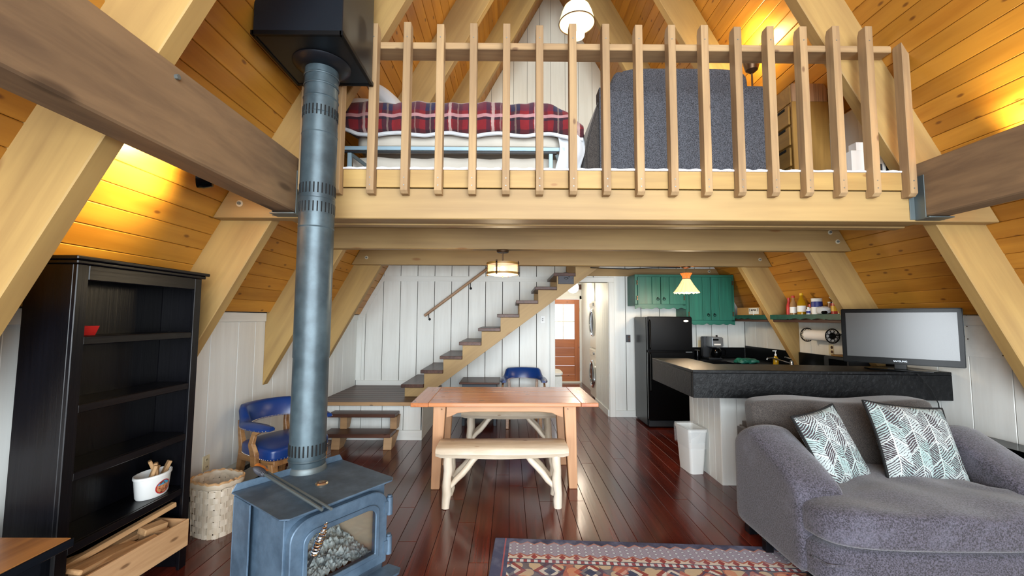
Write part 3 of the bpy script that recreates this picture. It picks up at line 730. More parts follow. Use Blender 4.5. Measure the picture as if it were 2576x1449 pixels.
# poker and brush resting on the stove
pk = thing('fire_poker', 'steel fire poker with a turned wooden handle lying on the stove', 'poker')
A, B = Vector((-1.262, 2.245, .697)), Vector((-.79, 1.935, .645))
MB().tube([A, A.lerp(B, .5), B], .0065, 8).done('shaft', 'steel', pk, None, 1)
dv = (A-B).normalized(); X = Matrix.Translation(A) @ dv.to_track_quat('Z', 'Y').to_matrix().to_4x4()
MB().lathe([(.009, -.01), (.013, 0), (.013, .01), (.009, .016), (.017, .03), (.019, .05), (.015, .065), (.019, .08), (.017, .095), (.005, .1)], 16, X).done('handle', 'orange', pk, None, 1)
pk = thing('fire_tongs', 'dark steel fire tool with a coiled wire handle lying on the stove', 'fire tool')
A, B = Vector((-1.24, 2.195, .70)), Vector((-.83, 1.93, .645))
MB().tube([A, A.lerp(B, .5), B], .0075, 8).done('shaft', 'steel', pk, None, 1)
dv = (A-B).normalized(); a_ = dv.orthogonal().normalized(); b_ = dv.cross(a_)
pts = [A+dv*(.11*i/160)+(a_*math.cos(i*.55)+b_*math.sin(i*.55))*(.017*math.sin(PI*(.2+.7*i/160))) for i in range(161)]
MB().tube(pts, .0032, 5).done('coil_handle', 'pewter', pk, None, 1)
# stovepipe
PX, PY, PR = -1.148, 2.45, .0985
sp = thing('stovepipe', 'tall grey-blue double-wall stovepipe rising from the stove to the black chase', 'stovepipe', (PX, PY, 0))
def zz(v): return 0
segs = [(ZS+.001, 1.30, PR*.975), (1.27, 2.10, PR), (2.10, 2.20, PR*1.012), (2.20, 2.62, PR), (2.62, 2.84, PR*.985), (2.84, 3.02, PR*.965)]
for a, b, r in segs: MB().lathe([(r, a), (r, b)], 40).done('pipe_section', 'pipe', sp, None, 1)
for z in (.70, 2.02, 2.19, 2.58, 2.70, 2.80, 2.88, 2.94): MB().lathe([(PR*.99, z-.006), (PR*1.02, z), (PR*.99, z+.006)], 40, None, False).done('seam', 'pipe', sp, None, 1)
MB().lathe([(PR*1.05, ZS), (PR*1.03, ZS+.022), (PR*.98, ZS+.03)], 40).done('base_collar', 'steel', sp, None, 1)
for zc in (.76, 2.135, 2.245, 2.71):
    m = MB()
    for k in range(28):
        X = Matrix.Rotation(2*PI*k/28, 4, 'Z'); m.box(PR*.95, PR*1.018, -.0035, .0035, zc-.03, zc+.03, X)
    m.done('vent_slots', 'slot', sp)
MB().lathe([(PR*1.0, 2.985), (PR*1.25, 2.99), (PR*1.62, 3.012), (PR*1.68, 3.022)], 40).done('ceiling_collar', 'hood', sp, None, 1)
hd = thing('chimney_chase', 'black sheet-metal chimney box hanging at the top of the stovepipe', 'chimney box')
hx0, hx1, hy0, hy1, hz = -1.40, -.915, 2.165, 2.655, 3.024
MB().box(hx0, hx1, hy0, hy1, hz, 4.9).done('box', 'hood', hd, None, 0, .004)
MB().box(hx0-.008, hx0+.012, hy0-.008, hy1+.008, hz-.006, hz+.02).box(hx1-.012, hx1+.008, hy0-.008, hy1+.008, hz-.006, hz+.02).box(hx0, hx1, hy1-.012, hy1+.008, hz-.006, hz+.02).box(hx0, hx1, hy0-.008, hy0+.012, hz-.006, hz+.02).done('edge_flange', 'iron', hd, None, 0, .002)
# ================================================================== BOOKCASE and things around it
bk = thing('bookcase', 'tall dark espresso bookcase with open shelves on the left wall', 'bookcase')
X0, X1, Y0, Y1, ZT = -2.185, -1.95, 1.885, 2.65, 1.735
box('side_panel', X0, X1-.018, Y0, Y0+.02, .0, ZT, 'black', bk); box('side_panel', X0, X1-.018, Y1-.02, Y1, 0, ZT, 'black', bk)
box('back_panel', X0, X0+.008, Y0+.02, Y1-.02, .12, ZT, 'black', bk)
box('face_stile', X1-.02, X1, Y0, Y0+.055, 0, ZT, 'black', bk); box('face_stile', X1-.02, X1, Y1-.055, Y1, 0, ZT, 'black', bk)
box('face_rail', X1-.02, X1, Y0+.055, Y1-.055, 1.665, ZT, 'black', bk)
box('top_board', X0-.0, X1+.03, Y0-.03, Y1+.03, ZT+.018, ZT+.036, 'black', bk, .004); box('cornice', X0, X1+.015, Y0-.015, Y1+.015, ZT, ZT+.018, 'black', bk, .004)
for z in (1.405, 1.097, .795, .476, .165): box('shelf', X0+.008, X1-.022, Y0+.02, Y1-.02, z-.036, z, 'black', bk); 
for z in (1.405, 1.097, .795, .476, .165): box('shelf_edge', X1-.021, X1-.004, Y0+.055, Y1-.055, z-.038, z, 'black', bk)
rb = thing('red_bowl', 'small square red woven tray on the top bookcase shelf', 'bowl')
MB().rings([[(-2.09, 1.99, 1.407), (-2.02, 1.99, 1.407), (-2.02, 2.06, 1.407), (-2.09, 2.06, 1.407)], [(-2.10, 1.98, 1.452), (-2.01, 1.98, 1.452), (-2.01, 2.07, 1.452), (-2.10, 2.07, 1.452)]]).done('tray', 'red', rb)
tb = thing('ice_cream_tub', 'oval white plastic tub with a picture label holding wood scraps on a shelf', 'tub', (-2.05, 2.49, .477))
def oval(a, b, z, n=32): return [(a*math.cos(2*PI*k/n), b*math.sin(2*PI*k/n), z) for k in range(n)]
MB().rings([oval(.055, .085, 0), oval(.06, .092, .01), oval(.068, .103, .11), oval(.072, .108, .112), oval(.072, .108, .125), oval(.066, .10, .126), oval(.063, .095, .05)]).done('tub', 'plastic', tb, None, 1)
def labm():
    t = T('tub_label_print'); x, y, z = t.xyz(); n = t.noise(t.tc.outputs['Object'], 60, 4, .6)
    d = ((y*y)/(.045*.045)+((z-.05)*(z-.05))/(.036*.036))
    c = t.mix(n.sm(.4, .6), '#6b3320', '#c98a60'); c = t.mix(z.gt(.062)*n.gt(.45), c, '#3aa0c8'); c = t.mix(d.gt(.8), c, '#b02828'); t.color(c); return t.set(roughness=.4)
M['tublabel'] = labm()
m = MB()
m.grid(14, 10, lambda u, v: ((.0600+.0085*max(0, (.05+.038*math.sin(PI*(v-.5)))/.11))*math.cos((u-.5)*1.0*max(.05, math.cos(PI*(v-.5))))+.0008, .098*math.sin((u-.5)*1.0*max(.05, math.cos(PI*(v-.5)))), .05+.038*math.sin(PI*(v-.5))))
m.done('picture_label', 'tublabel', tb, None, 1)
for i, (dx, dy, a, l) in enumerate(((.0, -.03, .3, .13), (.01, .04, -.5, .15), (-.02, .0, 1.0, .11), (.02, .01, -.1, .14), (-.01, .06, .7, .12))):
    p = Vector((-2.05+dx, 2.49+dy, .53)); q = p+Vector((.25*math.sin(a*3)*l, .5*math.sin(a)*l, .9*l))
    tag(stick('kindling_scrap', p, q, .035, .018, 'split'), ('kindling scrap nearest the camera in the white tub', 'kindling scrap leaning right over the rim of the white tub', 'kindling scrap standing behind the others in the white tub', 'kindling scrap in the very middle of the white tub', 'kindling scrap at the far end of the white tub')[i], 'kindling', 'wood scraps in the white tub')
# crate of firewood leaning out of the lowest shelf
cr = thing('wood_crate', 'long pine crate full of firewood on the lowest bookcase shelf', 'crate')
cA, cB = Vector((-1.87, 2.54, .185)), Vector((-1.915, 1.955, .185))
CL = (cB-cA).length
cu = (cB-cA).normalized(); cw = Vector((-cu.y, cu.x, 0)); cw = cw if cw.x < 0 else -cw
def cpt(a, b, z): return cA+cu*a+cw*b+Vector((0, 0, z))
for b in (0.0, .21): stick('long_side', cpt(0, b, .065), cpt(CL, b, .065), .016, .15, 'crate', cr, (0, 0, 1))
for a in (.01, CL-.01): stick('end_board', cpt(a, .01, .065), cpt(a, .20, .065), .018, .15, 'crate', cr, (0, 0, 1))
stick('bottom_board', cpt(.02, .105, -.002), cpt(CL-.02, .105, -.002), .185, .012, 'crate', cr, (0, 0, 1))
fw = [((.03, .17, .11), (.56, .16, .12), .04, .03, 'long thin board lying along the back of the firewood crate'), ((.20, .15, .10), (.57, .04, .165), .065, .022, 'wide flat offcut plank sloping down the middle of the crate'),
      ((.14, .05, .10), (.55, .07, .13), .05, .03, 'squared offcut lying against the front side of the crate'), ((.30, .18, .13), (.57, .17, .17), .03, .025, 'narrow pale stick at the near end of the firewood crate'),
      ((.05, .10, .13), (.17, .12, .14), .06, .035, 'short weathered block at the far end of the firewood crate'), ((.07, .05, .10), (.15, .15, .11), .04, .03, 'small chunk lying crosswise at the far end of the crate'),
      ((.10, .14, .07), (.50, .08, .07), .05, .04, 'thick pine piece lowest in the firewood crate')]
for a, b, w_, t_, lab in fw: tag(stick('firewood_piece', cpt(*a), cpt(*b), w_, t_, 'split', None, (.2, .1, 1), .004), lab, 'firewood')
tag(stick('firewood_piece', (-1.99, 2.585, .385), (-2.06, 1.96, .335), .035, .028, 'split', None, (0, 0, 1), .004), 'longest straight stick propped above the back of the firewood crate', 'firewood')
# side table at the bottom left
dk = thing('side_table', 'dark low table with a brown wood top at the lower left', 'table')
box('top', -2.30, -1.738, 1.0, 1.742, .588, .62, 'desktop', dk, .004)
box('top_edge', -1.739, -1.732, 1.0, 1.745, .585, .618, 'black', dk, .002)
box('apron', -2.27, -1.77, 1.68, 1.70, .46, .588, 'black', dk); box('apron', -1.79, -1.77, 1.04, 1.70, .46, .588, 'black', dk)
for xa, ya in ((-2.25, 1.66), (-1.81, 1.66), (-2.25, 1.04), (-1.81, 1.04)): box('leg', xa, xa+.04, ya, ya+.04, 0, .588, 'black', dk)
# basket
bs = thing('woven_basket', 'half-round woven splint basket standing between bookcase and chair', 'basket', (-2.065, 3.065, 0), math.radians(-20))
def bprof(a, R):
    c, s = math.cos(a), math.sin(a); r = R*(1/max(abs(c)**3.2+abs(s)**3.2, 1e-6))**(1/3.2)*.97
    return (r*c*1.08, r*s*.92)
hs = [.012+.040*i for i in range(9)]
for i, z in enumerate(hs):
    wdt = .036 if 1 <= i <= 7 else .03; pts = []
    rr = .125+.012*i/8
    R1 = [[], [], [], []]
    N = 72; rs = []
    for k in range(N):
        a = 2*PI*k/N; o = .0035*(1 if (int(k/3)+i) % 2 else -1); x_, y_ = bprof(a, rr+o); x2, y2 = bprof(a, rr+o+.0022)
        rs.append([(x_, y_, z-wdt/2), (x2, y2, z-wdt/2), (x2, y2, z+wdt/2), (x_, y_, z+wdt/2)])
    mt = ('basket_a', 'basket_b')[i in (3, 5)]
    MB().rings(rs, False, True).done('weaver_band', mt if mt in M else 'log', bs, None, 1, 0, 1, 50)
for k in range(24):
    a = 2*PI*(k*3+1.5)/72; x_, y_ = bprof(a, .127); x2, y2 = bprof(a, .139)
    stick('stake', (x_, y_, .0), (x2, y2, .34), .03, .0022, 'log', bs, (x_, y_, 0), 0)
MB().tube([(*bprof(2*PI*k/48, .143), .345+.004*math.sin(k*1.7)) for k in range(48)], .016, 8, True, (.6, 1.4), (0, 0, 1)).done('rim', 'log', bs, None, 1)
MB().tube([(*bprof(2*PI*k/48, .147), .365+.005*math.sin(k*2.3)) for k in range(48)], .008, 6, True).done('rim_binding', 'split', bs, None, 1)
# ================================================================== CHAIRS
def captain_chair(label, loc, rz):
    """front of the chair is +X"""
    t = thing('captain_chair', label, 'chair', loc, rz, None)
    # horseshoe path: back at -X, arms forward
    path = []
    for i in range(25):
        a = math.radians(-100+200*i/24)+PI
        path.append(Vector((.25*math.cos(a)+.0, .285*math.sin(a), 0)))
    path = [Vector((.20, -path[0].y*-1*1.0, 0))] + path + [Vector((.20, path[-1].y, 0))] if False else path
    full = [Vector((.24, path[0].y*.96, 0)), Vector((.16, path[0].y*1.0, 0))]+path[1:-1]+[Vector((.16, path[-1].y, 0)), Vector((.24, path[-1].y*.96, 0))]
    n = len(full); rs = []
    for i, p in enumerate(full):
        q = full[min(i+1, n-1)]-full[max(i-1, 0)]; q.normalize(); nr = Vector((q.y, -q.x, 0))
        s = abs(2*i/(n-1)-1)         # 1 at arm tips, 0 at back centre
        k = 1-min(1, max(0, (s-.40)/.22)); k = k*k*(3-2*k)
        zb = .610+.008*k; zt = .66+.108*k; w = .042-.012*k; lean = -.035*k
        nrm = nr if nr.dot(Vector((p.x-.05, p.y, 0))) > 0 else -nr
        if i in (0, n-1): w *= .6; zb += .008; zt -= .012
        sec = [(w, zb), (w*1.15, zb+.02), (w*1.0, zt-.02), (w*.5, zt), (-w*.5, zt), (-w, zt-.02), (-w*1.1, zb+.02), (-w, zb)]
        rs.append([Vector((p.x, p.y, 0))+nrm*(a+(b-zb)*.28*k)+Vector((0, 0, b)) for a, b in sec])
    MB().rings(rs).done('back_and_arm_pad', 'leather', t, None, 1, 0, 1, 60)
    def sf(v):
        f = 1-.10*max(0, -v.x/.25); return Vector((v.x, v.y*f*(1+.05*v.x/.25), v.z+(.028*(1-(v.x/.26)**2)*(1-(v.y/.28)**2) if v.z > 0 else 0)))
    MB().soft(.255, .275, .055, 6, 14, Matrix.Translation((.02, 0, .425)), sf).done('seat', 'leather', t, None, 1, 0, 1, 60)
    MB().box(-.21, .245, -.245, .245, .335, .385).done('seat_frame', 'chairwood', t, None, 0, .004)
    for sy in (-1, 1):
        MB().tube([(.235, .225*sy, 0), (.225, .225*sy, .2), (.215, .235*sy, .36)], [.020, .023, .027], 4, False, (1, 1), (0, 1, 0)).done('leg', 'chairwood', t, None, 0, .004)
        MB().tube([(.085, .292*sy, .335), (.085, .296*sy, .42), (.045, .298*sy, .50), (.065, .292*sy, .58), (.13, .282*sy, .62)], [.030, .032, .026, .021, .022], 4, False, (1, .62), (0, 1, 0)).done('arm_post', 'chairwood', t, None, 0, .004)
        MB().tube([(-.30, .20*sy, 0), (-.26, .20*sy, .15), (-.225, .20*sy, .32), (-.215, .20*sy, .42), (-.245, .205*sy, .55), (-.25, .21*sy, .64)], [.019, .021, .025, .024, .018, .016], 4, False, (1, 1), (0, 1, 0)).done('leg', 'chairwood', t, None, 0, .004)
    m = MB()
    for i in range(n-1):
        for f in (0, .33, .66):
            p = rs[i][0].lerp(rs[i+1][0], f); m.ball((p.x, p.y, p.z+.006), .0042, 6)
            if i % 1 == 0: p = rs[i][7].lerp(rs[i+1][7], f); m.ball((p.x, p.y, p.z+.006), .0042, 6)
    for k in range(90):
        a = 2*PI*k/90; c, s_ = math.cos(a), math.sin(a); r = 1/(abs(c)**6+abs(s_)**6)**(1/6)
        v = sf(Vector((.257*c*r*.985, .277*s_*r*.985, -.03))); m.ball((v.x+.02, v.y, .392), .0045, 6)
    m = m.done('nailheads', 'brass', t); m['kind'] = 'stuff'
    return t
captain_chair('blue leather captain chair behind the stovepipe by the left wall', (-1.93, 3.66, 0), math.radians(-26))
captain_chair('blue leather captain chair under the stairs against the white wall', (.20, 6.02, 0), math.radians(-90))
# end table under the stairs
et = thing('end_table', 'dark slate end table under the stairs beside the far blue chair', 'table')
box('top', -.70, -.14, 5.90, 6.46, .575, .60, 'tread', et, .004)
box('cabinet', -.66, -.18, 5.94, 6.44, .10, .575, 'bluechest', et, .004)
for xa in (-.66, -.22):
    for ya in (5.94, 6.40): box('leg', xa, xa+.04, ya, ya+.04, 0, .10, 'bluechest', et)
# ================================================================== DINING TABLE + BENCHES
tb = thing('dining_table', 'large reddish pine farmhouse dining table in the middle of the room', 'table', (-.045, 4.13, 0), math.radians(1.2))
for a, b in ((-.425, -.145), (-.143, .145), (.147, .425)): box('top_plank', -.665, .665, a, b, .727, .76, 'tabletop', tb, .003)
for s in (-1, 1): box('breadboard_end', min(s*.667, s*.82), max(s*.667, s*.82), -.425, .425, .725, .76, 'tabletop', tb, .004)
MB().prism([(.12*a, .05*b) for a, b in ((-.4, -.1), (-.1, -.05), (0, -.25), (.1, -.05), (.4, -.1), (.2, 0), (.4, .1), (.1, .05), (0, .25), (-.1, .05), (-.4, .1), (-.2, 0))], .7598, .7606, 'xy').done('knot_inlay', 'chairwood', tb)
LX, LY = .60, .30
for sx in (-1, 1):
    for sy in (-1, 1):
        P_ = [(sx*(LX-.03), 0), (sx*(LX+.045), 0), (sx*(LX+.035), .727), (sx*(LX-.075), .727)]
        X = Matrix.Translation((sx*LX, sy*LY, 0)) @ Matrix.Rotation(-PI/2, 4, 'Y')
        loc = [(b, -(a-sx*LX)) for a, b in P_]
        MB().prism(loc, -.045, .045, 'xz').done('leg', 'tableleg', tb, X, 0, .005)
for sy in (-1, 1):
    y_ = sy*(LY+.02)
    X = Matrix.Translation((0, y_, 0))
    MB().prism([(-.52, .727), (.52, .727), (.52, .615), (.47, .63), (.42, .655), (.30, .665), (-.30, .665), (-.42, .655), (-.47, .63), (-.52, .615)], -.012, .012, 'xz').done('apron', 'tableleg', tb, X, 0, .002)
for sx in (-1, 1): box('side_apron', sx*.58-.012, sx*.58+.012, -.26, .26, .64, .727, 'tableleg', tb)
for sx in (-1, 1): MB().cyl((sx*.56, -.346, .69), (sx*.56, -.35, .69), .008, n=10).done('peg', 'chairwood', tb)
def log_bench(label, loc, L_, rz):
    t = thing('log_bench', label, 'bench', loc, rz, 'log benches at the dining table'); h = .465
    def sf(v):
        return Vector((v.x, v.y+.008*math.sin(v.x*9), v.z*(1+.10*math.sin(v.x*7+1)*(-1 if v.z < 0 else 0))))
    m = MB(); rs = []
    N = 24
    for i in range(N+1):
        u = i/N; x = -L_/2+L_*u; e = min(1, min(u, 1-u)*22); e = .90+.1*math.sqrt(max(0, 1-(1-e)**2))
        yy = .165*e+.006*math.sin(x*8); hh = .085*e+.008*math.sin(x*6+2)
        rs.append([(x, -yy, h-hh*.5), (x, -yy*.93, h-.012), (x, -yy*.82, h), (x, yy*.82, h), (x, yy*.93, h-.012), (x, yy, h-hh*.5), (x, yy*.9, h-hh*.9), (x, yy*.6, h-hh), (x, -yy*.6, h-hh), (x, -yy*.9, h-hh*.9)])
    m.rings(rs).done('seat', 'log', t, None, 1, 0, 1, 40)
    lx = L_/2-.10
    for sx in (-1, 1):
        for sy in (-1, 1):
            p0 = Vector((sx*(lx+.015), sy*.125, 0)); p1 = Vector((sx*lx, sy*.115, h-.06)); d = p1-p0
            X = frame(p0, d, (0, 1, 0)); N2 = 7
            m = MB(); m.tube([(d.length*k/N2, .004*math.sin(k*1.7+sx), .004*math.cos(k*2.1+sy)) for k in range(N2+1)], [(.036+.003*math.sin(k*2+sx*2+sy))*(.86 if k == 0 else 1) for k in range(N2+1)], 12)
            m.done('leg', 'log', t, X, 1, 0, 1, 50)
            a0 = Vector((sx*(lx-.02), sy*.11, .16)); a1 = Vector((sx*(lx-.24), sy*.07, h-.065)); d = a1-a0
            MB().tube([(d.length*k/5, 0, .004*math.sin(k*2)) for k in range(6)], [.018, .024, .026, .026, .025, .022], 10).done('brace', 'log', t, frame(a0, d, (0, 1, 0)), 1, 0, 1, 50)
        a0 = Vector((sx*lx, -.12, .15)); a1 = Vector((sx*lx, .12, .15))
        MB().tube([(.24*k/4, 0, 0) for k in range(5)], [.017, .022, .023, .022, .017], 10).done('stretcher', 'log', t, frame(a0, a1-a0, (0, 0, 1)), 1, 0, 1, 50)
    return t
log_bench('peeled-log bench in front of the dining table, nearest the camera', (-.055, 3.55, 0), 1.06, math.radians(1))
log_bench('peeled-log bench on the far side of the dining table, partly hidden', (0.0, 4.86, 0), 1.06, 0)
# ================================================================== KITCHEN
def scallop(x0, x1, zb, dep, n, y, t_, name, mat, par, top):
    P = [(x0, top), (x0, zb)]
    for i in range(1, n*8):
        u = i/(n*8); P.append((x0+(x1-x0)*u, zb+dep*(.5-.5*math.cos(2*PI*n*u))*(.6+.4*math.sin(u*17))))
    P += [(x1, zb), (x1, top)]
    return MB().prism(P, y, y+t_, 'xz').done(name, mat, par)
def ringpull(p, par):
    m = MB(); m.ball(p, .012, 8, (1, .7, 1)); m.tube([(p[0]+.017*math.sin(2*PI*k/14), p[1]-.012, p[2]-.016-.017*math.cos(2*PI*k/14)) for k in range(14)], .0035, 6, True)
    m.done('ring_pull', 'iron', par, None, 1)
def cabinet(name, label, x0, x1, zb, zt_, yf, doors, hinges_l=True):
    t = thing(name, label, 'cabinet')
    box('carcass', x0, x1, yf+.02, YB-.002, zb+.05, zt_, 'green', t, .002)
    w_ = .05
    box('face_stile', x0, x0+w_, yf, yf+.02, zb+.05, zt_, 'green', t, .002); box('face_stile', x1-w_, x1, yf, yf+.02, zb+.05, zt_, 'green', t, .002)
    box('face_rail', x0+w_, x1-w_, yf, yf+.02, zt_-.05, zt_, 'green', t, .002)
    scallop(x0, x1, zb, .026, 6, yf, .02, 'valance', 'green', t, zb+.075)
    xa, xb = x0+w_*.75, x1-w_*.75; xm = (xa+xb)/2
    for i, (a, b) in enumerate(((xa, xm-.002), (xm+.002, xb))):
        d = box('door', a, b, yf-.004, yf-.001, zb+.07, zt_-.035, 'gap', t, 0)
        for k in range(2):
            fr = (.62, 1)[k] if i == 0 else (.38, 1)[k]; pr = (0, .62)[k] if i == 0 else (0, .38)[k]
            box('door_plank', a+(b-a)*pr+.0015, a+(b-a)*fr-.0015, yf-.018, yf-.004, zb+.07, zt_-.035, 'green', d, .003)
        ringpull(((xm-.045) if i == 0 else (xm+.045), yf-.024, zb+.16), d)
        hx = a-.008 if i == 0 else b+.008
        for z_ in (zb+.16, zt_-.12): MB().prism([(hx-.012, z_-.03), (hx+.012, z_-.03), (hx+.004, z_), (hx+.012, z_+.03), (hx-.012, z_+.03), (hx-.004, z_)], yf-.021, yf-.0185, 'xz').done('hinge', 'bronze', d)
    return t
cabinet('wall_cabinet', 'shorter green wall cabinet with scalloped edge above the fridge', 1.83, 2.575, 1.64, 2.145, 6.10, 2)
cabinet('wall_cabinet', 'taller green wall cabinet behind the pleated pendant lamp', 2.58, 3.285, 1.41, 2.145, 6.10, 2)
# fridge
fr = thing('refrigerator', 'black top-freezer refrigerator standing against the white back wall', 'refrigerator')
MB().box(1.915, 2.545, 5.895, 6.44, .02, 1.525).done('cabinet', 'fridge', fr, None, 0, .008, 2)
MB().box(1.918, 2.542, 5.83, 5.89, 1.052, 1.53).done('freezer_door', 'fridge', fr, None, 0, .012, 3)
MB().box(1.918, 2.542, 5.83, 5.89, .11, 1.043).done('fridge_door', 'fridge', fr, None, 0, .012, 3)
box('kick_grille', 1.93, 2.53, 5.85, 5.89, .02, .10, 'darkgrey', fr)
MB().tube([(1.945, 5.83, 1.08), (1.945, 5.805, 1.10), (1.945, 5.805, 1.45), (1.945, 5.83, 1.48)], .011, 8).done('handle', 'fridge', fr, None, 1)
MB().tube([(1.945, 5.83, .50), (1.945, 5.805, .52), (1.945, 5.805, 1.01), (1.945, 5.83, 1.03)], .011, 8).done('handle', 'fridge', fr, None, 1)
MB().ball((2.455, 5.829, 1.468), .036, 20, (1, .1, .42)).done('oval_badge', 'plastic', fr, None, 1)
MB().box(2.44, 2.53, 5.826, 5.829, 1.035, 1.043).done('badge_strip', 'silver', fr)
# counters along back and right wall
kc = thing('kitchen_counter', 'black L-shaped kitchen counter with tall black backsplash', 'counter')
MB().prism([(2.56, YB-.002), (2.56, 5.86), (3.02, 5.86), (3.02, 4.06), (XKR-.002, 4.06), (XKR-.002, YB-.002)], .87, .91, 'xy').done('worktop', 'counter', kc, None, 0, .003)
box('backsplash', 2.56, XKR-.02, YB-.02, YB-.001, .91, 1.062, 'counter', kc); box('backsplash', XKR-.02, XKR-.001, 3.95, YB-.02, .91, 1.09, 'counter', kc)
box('base_cabinet', 2.57, XKR-.01, 5.90, YB-.003, .08, .87, 'green', kc); box('base_cabinet', 3.06, XKR-.01, 4.08, 5.90, .08, .87, 'green', kc)
# bar
br_ = thing('breakfast_bar', 'thick black slate-textured breakfast bar top on a white boarded base', 'bar counter')
TP = [(1.545, 3.558), (3.643, 3.465), (3.643, 3.86), (2.36, 4.03), (1.956, 4.03), (1.952, 4.606), (1.565, 4.621)]
MB().prism(TP, 1.045, 1.07, 'xy').done('bar_top', 'bar', br_, None, 0, .003)
def fas(a, b, t_=.03):
    a = Vector((*a, 0)); b = Vector((*b, 0)); u = (b-a).normalized(); nn = Vector((u.y, -u.x, 0)); nn = -nn
    q = [a, b, b+nn*t_, a+nn*t_]
    MB().prism([(v.x, v.y) for v in q], .838, 1.0445, 'xy').done('fascia', 'bar', br_, None, 0, .002)
fas(TP[0], TP[1]); fas(TP[6], (1.545, 3.592)); fas(TP[5], (TP[6][0]+.032, TP[6][1]))
MB().prism([(1.60, 3.62), (3.64, 3.52), (3.64, 3.84), (2.36, 4.0), (1.93, 4.0), (1.93, 4.58), (1.60, 4.59)], .835, .845, 'xy').done('soffit', 'counter', br_)
MB().box(1.95, 3.62, 3.905, 3.98, 0, .835).box(1.95, 2.02, 3.98, 4.54, 0, .835).done('base_core', 'gap', br_)
y_ = 3.885
while y_ < 4.5: b = min(y_+.115, 4.55); box('base_board', 1.93, 1.95, y_+.002, b-.002, 0, .835, 'white', br_, .002); y_ = b
x_ = 1.93
while x_ < 3.6: b = min(x_+.15, 3.64); box('base_board', x_+.002, b-.002, 3.88, 3.90, 0, .835, 'white', br_, .002); x_ = b
# green shelf on the right wall in two runs
for i, (ya, yb, lab) in enumerate(((5.365, YB-.01, 'short green shelf with scalloped edge right of the tall cabinet'), (4.0, 5.262, 'long green shelf crowded with bottles and cans above the sink'))):
    g = thing('wall_shelf', lab, 'shelf')
    box('board', 3.30, XKR-.002, ya, yb, 1.535, 1.555, 'greend', g)
    n_ = 7; P = [(ya, 1.553), (ya, 1.496)]
    for k in range(1, n_*6): u = k/(n_*6); P.append((ya+(yb-ya)*u, 1.496+(.014*abs(math.sin(PI*n_*u)) if .25 < u < .75 else 0)))
    P += [(yb, 1.496), (yb, 1.553)]
    MB().prism(P, 3.28, 3.298, 'yz').done('scalloped_edge', 'greend', g)
    box('support_board', 3.315, 3.335, ya, yb, 1.465, 1.533, 'tread', g)
# shelf goods: local helper places things at depth y on the shelf
SH = 1.556
def bottle(name, lab, cat, y, prof, mat, capm=None, cap=None, labz=None, labm=None, x=3.38):
    t = thing(name, lab, cat, (x, y, SH)); MB().lathe(prof, 18).done('body', mat, t, None, 1)
    if cap: MB().lathe(cap, 14).done('cap', capm, t, None, 1)
    if labz: MB().lathe([(labz[2]+.0008, labz[0]), (labz[2]+.0008, labz[1])], 18, None, False).done('label_band', labm, t, None, 1)
    return t
bottle('sauce_bottle', 'slim red sauce bottle leaning by the rafter on the shelf', 'bottle', 5.05, [(.028, 0), (.028, .10), (.014, .15), (.013, .18)], 'red', 'red', [(.016, .18), (.015, .205)])
bottle('glass_bottle', 'tall clear vinegar bottle with a red cap and white label', 'bottle', 4.97, [(.036, 0), (.036, .12), (.016, .17), (.015, .20)], 'clearb', 'red', [(.019, .20), (.018, .225)], (.02, .09, .036), 'label')
bottle('oil_bottle', 'big yellow cooking oil bottle with yellow cap', 'bottle', 4.83, [(.044, 0), (.044, .13), (.03, .17), (.016, .20), (.015, .22)], 'oil', 'yellow', [(.019, .22), (.018, .245)], (.03, .10, .044), 'label')
bottle('spice_jar', 'short jar with a bright red lid beside the oil bottle', 'jar', 4.715, [(.036, 0), (.036, .085)], 'clearb', 'red', [(.038, .085), (.038, .115)], (.02, .07, .036), 'label', 3.42)
bottle('small_bottle', 'tiny white bottle with blue label at the shelf front', 'bottle', 4.66, [(.02, 0), (.02, .05), (.010, .06), (.010, .066)], 'plastic', 'plastic', [(.012, .066), (.011, .08)], (.01, .04, .02), 'bluelab', 3.335)
bottle('canister', 'tall white and blue cardboard canister in the middle of the shelf', 'canister', 4.60, [(.052, 0), (.052, .165)], 'label', 'plastic', [(.054, .165), (.052, .175), (.001, .176)], (.08, .14, .052), 'bluelab', 3.39)
bottle('coffee_can', 'red plastic coffee can under a stack of paper filters', 'can', 4.34, [(.062, 0), (.062, .115)], 'red', 'tvframe', [(.064, .115), (.064, .125), (.001, .126)], (.03, .085, .062), 'yellow', 3.42)
t = thing('coffee_filters', 'stack of white fluted coffee filters on the red can', 'filters', (3.42, 4.34, SH+.127))
MB().rings([[((.035+.035*f)*(1+.07*(1 if k % 2 else -1)*f)*math.cos(2*PI*k/48), (.035+.035*f)*(1+.07*(1 if k % 2 else -1)*f)*math.sin(2*PI*k/48), .05*f) for k in range(48)] for f in (0, .5, 1)]).done('filter_stack', 'label', t)
bottle('spice_box', 'small yellow-topped spice jar at the right end of the shelf', 'jar', 4.21, [(.022, 0), (.022, .055)], 'label', 'yellow', [(.023, .055), (.022, .07)], (.01, .035, .022), 'yellow', 3.34)
t = thing('wrapped_bag', 'crumpled grey paper bag lying on the shelf beside the canister', 'bag', (3.37, 4.48, SH))
MB().soft(.045, .07, .042, 3, 8, Matrix.Translation((0, 0, .042)), lambda v: v*(1+.12*noise.noise(v*40))).done('bag', 'whitefab', t, None, 1)
t = thing('small_tin', 'small dark tin lying beside the grey bag on the shelf', 'tin', (3.33, 4.415, SH)); MB().cyl((0, -.02, .018), (0, .02, .018), .018, n=14).done('tin_body', 'tvframe', t, None, 1)
